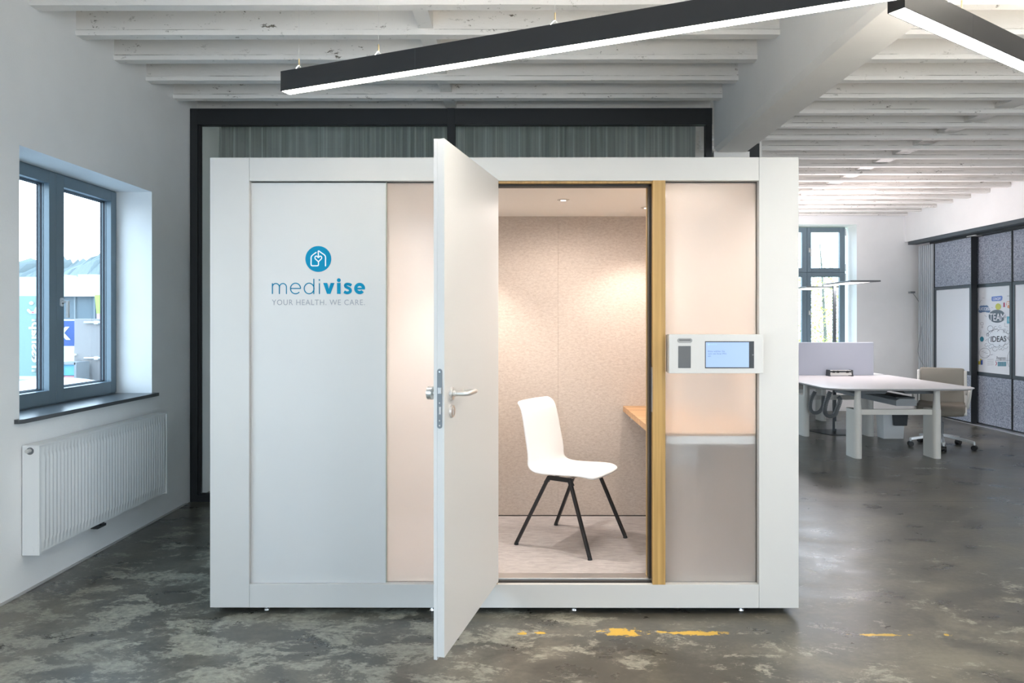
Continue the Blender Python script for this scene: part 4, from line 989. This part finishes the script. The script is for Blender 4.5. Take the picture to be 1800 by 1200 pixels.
obj('back_band', strip(bmn(), [(-0.262, 0.70), (-0.258, 0.675), (-0.256, 0.65)], 0.236), M_deskleg, oc, local=True, smooth=True, solid=0.006)
for s in (-1, 1):
    bm = bmn(); tube(bm, smooth_pts([(a, s*0.245, z) for a, z in prof[1:]], 3), 0.016, 8); obj('side_frame', bm, M_deskleg, oc, local=True, smooth=True)
    bm = bmn(); tube(bm, smooth_pts([(-0.24, s*0.255, 0.62), (-0.20, s*0.285, 0.70), (-0.05, s*0.295, 0.705), (0.06, s*0.29, 0.69), (0.07, s*0.28, 0.60), (0.03, s*0.262, 0.48)], 4), [0.020]*21, 8)
    obj('armrest', bm, M_deskleg, oc, local=True, smooth=True)
bm = bmn(); box(bm, -0.17, 0.17, -0.235, 0.235, 0.425, 0.445); box(bm, -0.08, 0.08, -0.07, 0.07, 0.40, 0.43); obj('seat_carrier', bm, M_deskleg, oc, local=True, bevel=0.004)
bm = bmn(); cyl(bm, (0, 0, 0.10), (0, 0, 0.30), 0.028, n=20); cyl(bm, (0, 0, 0.28), (0, 0, 0.42), 0.016, n=16); obj('gas_column', bm, M_grey, oc, local=True)
rzc = math.atan2(-0.84, -0.54)
for k in range(5):
    a = R(27 + 72*k) - rzc; c, s_ = math.cos(a), math.sin(a); Rr = 0.34
    bm = bmn(); barbox(bm, (0.02*c, 0.02*s_, 0.145), (Rr*c, Rr*s_, 0.09), 0.036, 0.03); cyl(bm, (Rr*c, Rr*s_, 0.06), (Rr*c, Rr*s_, 0.10), 0.012, n=12)
    st = obj('base_arm', bm, M_alu, oc, local=True, bevel=0.003)
    bm = bmn()
    for e in (-1, 1):
        ox, oy = -s_*0.018*e, c*0.018*e
        cyl(bm, (Rr*c+ox*0.4, Rr*s_+oy*0.4, 0.030), (Rr*c+ox*1.5, Rr*s_+oy*1.5, 0.030), 0.030, n=20)
    cyl(bm, (Rr*c-s_*0.006, Rr*s_+c*0.006, 0.035), (Rr*c+s_*0.006, Rr*s_-c*0.006, 0.035), 0.026, n=16)
    obj('caster', bm, M_black, st, local=True)

# white lettering stuck on the floor
bm = fit_text('NETWORK  TRACE', wx(1604, 7.12), wx(1660, 7.12), 7.07, 0.07, 0.01); mapv(bm, lambda v: (v.x, v.y, 0.0012))
tag(obj('floor_lettering', bm, mat('white_vinyl', (0.6, 0.6, 0.6), 0.5)), 'small white lettering stuck on the concrete floor before the desk', 'floor lettering')

# ------------------------------------------------------------------ outside the windows
def flat(name, c, r=0.8): return mat(name, c, r, spec=0.1)
GZ = -1.0
bm = B(-120, XL-TH-0.002, -60, 160, GZ-0.2, GZ); struct('ground', bm, flat('asphalt', (0.239, 0.262, 0.285)))['kind'] = 'structure'
# hall opposite
hall = thing('warehouse', 'white flat-roofed hall with a strip of grey windows beyond the car park', 'building', (-21, 30, GZ))
obj('lower_wall', B(-32, -12, 30, 45, GZ, 1.6), flat('hall_white', (0.460, 0.492, 0.513)), hall)
obj('window_band', B(-32, -12, 30.05, 44.9, 1.6, 2.58), flat('hall_glass', (0.10, 0.125, 0.14), 0.3), hall)
bm = bmn()
for k in range(24): box(bm, -32+k*0.85, -31.94+k*0.85, 29.98, 30.05, 1.6, 2.58)
obj('window_bars', bm, flat('bar_grey', (0.17, 0.19, 0.20)), hall)
obj('roof_fascia', B(-32.2, -11.8, 29.8, 45, 2.58, 3.42), flat('fascia', (0.437, 0.471, 0.503)), hall)
for k in range(3): obj('roof_unit', B(-22.6+k*1.6, -21.7+k*1.6, 33, 34, 3.42, 3.75), flat('unit_grey', (0.361, 0.393, 0.416)), hall)
# wooded hill
bm = bmn(); rg = random.Random(5); rows = []; NH = 330
for j in range(9):
    row = []
    for i in range(NH):
        x = -150 + i*0.42; t = j/8
        h = (11.9 + 1.4*math.sin(x*0.09+1) + 0.5*math.sin(x*0.35)) * t**0.8 + (rg.uniform(0, 1.0) + 0.8*max(0, math.sin(x*0.9+2*math.sin(x*0.23))) if j > 5 else 0)
        row.append(bm.verts.new((x, 95 + 22*t, GZ + h)))
    rows.append(row)
for a, b in zip(rows, rows[1:]):
    for i in range(NH-1): bm.faces.new((a[i], a[i+1], b[i+1], b[i]))
o = struct('hillside', bm, flat('hazy_hill', (0.135, 0.155, 0.155))); o['kind'] = 'structure'
# container with door rods
ct = thing('shipping_container', 'pale grey steel container with hinged door outside the left window', 'container', (-7.4, 14.5, GZ))
YC = 13.5; c0, c1 = wx(129, YC), wx(129, YC)+2.4
obj('body', B(c0, c1, YC, YC+6, GZ+0.1, wz(560, YC)), flat('container_grey', (0.21, 0.195, 0.19), 0.5), ct, bevel=0.01)
for py in (566.5, 629):
    bm = bmn(); cyl(bm, (wx(149, YC), YC-0.04, wz(py, YC)), (wx(178, YC), YC-0.04, wz(py, YC)), 0.02, n=10); box(bm, wx(167, YC), wx(174, YC), YC-0.06, YC, wz(py+3, YC), wz(py-3, YC)); obj('locking_bar', bm, flat('bar_light', (0.416, 0.437, 0.460)), ct)
bm = bmn(); ribbon(bm, arc(0, 0, 0.035, 0, 360, 16), 0.012); mapv(bm, lambda v: (wx(138, YC)+v.x, YC-0.005, wz(633.5, YC)+v.y)); obj('ring_handle', bm, M_grey, ct)
obj('latch', B(wx(128, YC), wx(134, YC), YC-0.05, YC, wz(624.5, YC), wz(621.5, YC)), M_plastic, ct)
# blue sign with a white letter
YS = 14.0
sg = thing('advertising_board', 'blue advertising board with a big white letter seen between window handle and container', 'sign', (wx(118, YS), YS, GZ))
obj('board', B(wx(84, YS), wx(133, YS), YS, YS+0.08, wz(608, YS), wz(563.5, YS)), flat('sign_blue', (0.045, 0.08, 0.22)), sg)
obj('board_edge', B(wx(84, YS), wx(133, YS), YS-0.01, YS+0.09, wz(614.5, YS), wz(608, YS)), flat('edge_white', (0.460, 0.483, 0.503)), sg)
obj('post', B(wx(100, YS), wx(102, YS), YS+0.02, YS+0.08, GZ, wz(608, YS)), M_grey, sg)
obj('post', B(wx(128, YS), wx(130, YS), YS+0.02, YS+0.08, GZ, wz(608, YS)), M_grey, sg)
bm = fit_text('K', wx(103, YS), wx(123.5, YS), wz(595.5, YS), 21.5*YS/F, 0.06); mapv(bm, lambda v: (v.x, YS-0.012, v.y)); obj('letter', bm, flat('sign_white', (0.460, 0.483, 0.503)), sg)
# green banner with white vertical lettering seen from the back
bn = thing('banner_flag', 'pale green banner with white vertical lettering outside the left window pane', 'banner', (wx(60, YS), YS, GZ))
obj('cloth', B(wx(28, YS), wx(82, YS), YS, YS+0.02, wz(661, YS), wz(520, YS)), flat('banner_green', (0.185, 0.26, 0.235)), bn)
obj('pole', B(wx(81, YS), wx(83, YS), YS+0.02, YS+0.08, GZ, wz(515, YS)), M_grey, bn)
bm = fit_text('fressnapf', 0, 98, 0, 17, 0.03)
mapv(bm, lambda v: (wx(55.5 + v.y, YS), YS-0.012, wz(655 - v.x, YS))); obj('banner_lettering', bm, flat('banner_white', (0.492, 0.503, 0.503)), bn)
bm = bmn(); disc(bm, 54.5, 532.5, 4, 24, 3.2); ribbon(bm, [(49, 545), (53, 549), (60, 549), (64, 541)], 5); ribbon(bm, [(60, 549), (66, 550)], 4)
mapv(bm, lambda v: (wx(v.x, YS), YS-0.012-v.z*4, wz(v.y, YS))); obj('banner_emblem', bm, flat('emblem_white', (0.492, 0.503, 0.503)), bn)
bm = disc(bmn(), 57, 549, 2.6, 20, 1.6); mapv(bm, lambda v: (wx(v.x, YS), YS-0.016, wz(v.y, YS))); obj('banner_red_mark', bm, flat('emblem_red', (0.492, 0.131, 0.154)), bn)
# lime sign and the rack of goods
ls = thing('lime_sign', 'lime green tapering sign at the right edge of the left window view', 'sign', (wx(172, 20), 20, GZ))
bm = bmn(); prism_y(bm, [(wx(165, 20), wz(518, 20)), (wx(182, 20), wz(518, 20)), (wx(180, 20), wz(551, 20)), (wx(168.5, 20), wz(551, 20))], 20, 20.1); obj('sign_face', bm, flat('lime', (0.308, 0.460, 0.110)), ls)
bm = bmn(); prism_y(bm, [(wx(168.5, 20), wz(551, 20)), (wx(180, 20), wz(551, 20)), (wx(178, 20), GZ), (wx(171, 20), GZ)], 20, 20.1); obj('sign_foot', bm, flat('salmon', (0.393, 0.262, 0.274)), ls)
rk = thing('goods_rack', 'low rack of colourful packs outside, below the blue board', 'rack', (wx(120, 13), 13.2, GZ))
rr2 = random.Random(9)
obj('shelf', B(wx(100, 13), wx(131, 13), 13.0, 13.4, wz(637, 13)-0.04, wz(637, 13)), M_grey, rk)
obj('shelf', B(wx(100, 13), wx(131, 13), 13.0, 13.4, GZ, GZ+0.05), M_grey, rk)
bm = bmn(); [box(bm, x_, x_+0.04, 13.0, 13.4, GZ, wz(637, 13)) for x_ in (wx(100, 13), wx(129, 13))]; obj('rack_post', bm, M_grey, rk)
pcols = [(0.12, 0.32, 0.45), (0.35, 0.38, 0.42), (0.45, 0.12, 0.14), (0.06, 0.08, 0.12), (0.2, 0.36, 0.36)]
for q, py in enumerate((658, 670, 682)):
    pass
tag(obj('storage_crate', B(wx(103, 13), wx(128.5, 13), 13.05, 13.35, wz(660, 13), wz(637, 13)-0.045), flat('pack_blue', (0.110, 0.285, 0.393))), 'blue pack on the outdoor rack below the blue board', 'box')
tag(obj('storage_crate', B(wx(103, 13), wx(128.5, 13), 13.05, 13.35, GZ+0.05, wz(661, 13)), flat('pack_red', (0.372, 0.175, 0.186))), 'reddish crate at the bottom of the outdoor rack', 'box')
# parked car, only its roof and glass show
car = thing('parked_car', 'white parked car whose roof shows at the bottom of the left window', 'car', (wx(48, 11.0), 11.4, GZ))
cxm, cyc = wx(44, 11.0), 11.0
def ell(bm, cx, cy, cz, rx, ry, rz, n=24, m=12):
    g = [[bm.verts.new((cx + rx*math.cos(2*PI*i/n)*math.cos(PI/2*j/m), cy + ry*math.sin(2*PI*i/n)*math.cos(PI/2*j/m), cz + rz*math.sin(PI/2*j/m))) for i in range(n)] for j in range(m)]
    for a, b in zip(g, g[1:]):
        for i in range(n): bm.faces.new((a[i], a[(i+1) % n], b[(i+1) % n], b[i]))
    bm.faces.new(g[-1]); bm.faces.new(g[0][::-1]); return bm
bm = bmn(); prism_y(bm, [(cxm-2.1, GZ+0.3), (cxm+2.1, GZ+0.3), (cxm+2.15, GZ+0.75), (cxm+1.3, GZ+0.95), (cxm-1.6, GZ+0.98), (cxm-2.15, GZ+0.8)], cyc, cyc+1.7); obj('car_body', bm, flat('car_white', (0.460, 0.483, 0.503), 0.3), car, bevel=0.08, seg=3)
obj('cabin_glass', ell(bmn(), cxm-0.1, cyc+0.85, GZ+0.93, 1.35, 0.83, 0.58), flat('car_glass', (0.110, 0.175, 0.239), 0.1), car, smooth=True)
obj('roof', ell(bmn(), cxm-0.1, cyc+0.85, GZ+1.22, 1.05, 0.75, 0.32), flat('car_roof', (0.483, 0.503, 0.526), 0.3), car, smooth=True)
for sx in (-1.25, 1.25):
    bm = bmn(); cyl(bm, (cxm+sx, cyc-0.01, GZ+0.32), (cxm+sx, cyc+0.2, GZ+0.32), 0.32, n=24); obj('wheel', bm, M_black, car)
# trees beyond the far window
def tree(label, x, y, h, cw, col, seed):
    rg = random.Random(seed)
    t = thing('tree', label, 'tree', (x, y, GZ), 0, 'autumn trees beyond the far window')
    bm = bmn(); tube(bm, [(x, y, GZ), (x+0.1, y, GZ+h*0.4), (x, y, GZ+h*0.75), (x-0.1, y, GZ+h)], [0.06, 0.05, 0.03, 0.008], 8)
    for k in range(26):
        z = GZ + h*rg.uniform(0.25, 0.9); a = rg.uniform(0, 6.28); L_ = cw*rg.uniform(0.25, 0.6)
        tube(bm, [(x, y, z), (x+math.cos(a)*L_*0.5, y+math.sin(a)*L_*0.5, z+0.35*L_), (x+math.cos(a)*L_, y+math.sin(a)*L_, z+0.9*L_)], [0.010, 0.006, 0.003], 5)
    obj('trunk', bm, flat('bark', (0.16, 0.155, 0.14)), t)
    bm = bmn()
    for k in range(4200):
        a = rg.uniform(0, 6.28); rr_ = cw*math.sqrt(rg.random()); z = GZ + h*0.12 + h*0.62*rg.random()**1.3
        p = Vector((x+math.cos(a)*rr_, y+math.sin(a)*rr_, z)); s = rg.uniform(0.03, 0.065)
        u = Vector((rg.uniform(-1, 1), rg.uniform(-1, 1), rg.uniform(-1, 1))).normalized(); v = u.orthogonal().normalized()
        bm.faces.new([bm.verts.new(p + q) for q in (u*s, v*s*0.6, -u*s, -v*s*0.6)])
    obj('foliage', bm, flat('leaves', col), t)
tree('loose tree with yellow-green autumn leaves beyond the far window', 9.6, 22, 5.4, 2.0, (0.36, 0.35, 0.10), 1)
tree('paler thin tree beyond the left panes of the far window', 13.0, 27, 6.6, 2.4, (0.30, 0.33, 0.16), 2)
bm = B(-10, 40, YF+0.5, 120, GZ-0.2, GZ); struct('lawn', bm, flat('grass_far', (0.218, 0.274, 0.131)))['kind'] = 'structure'
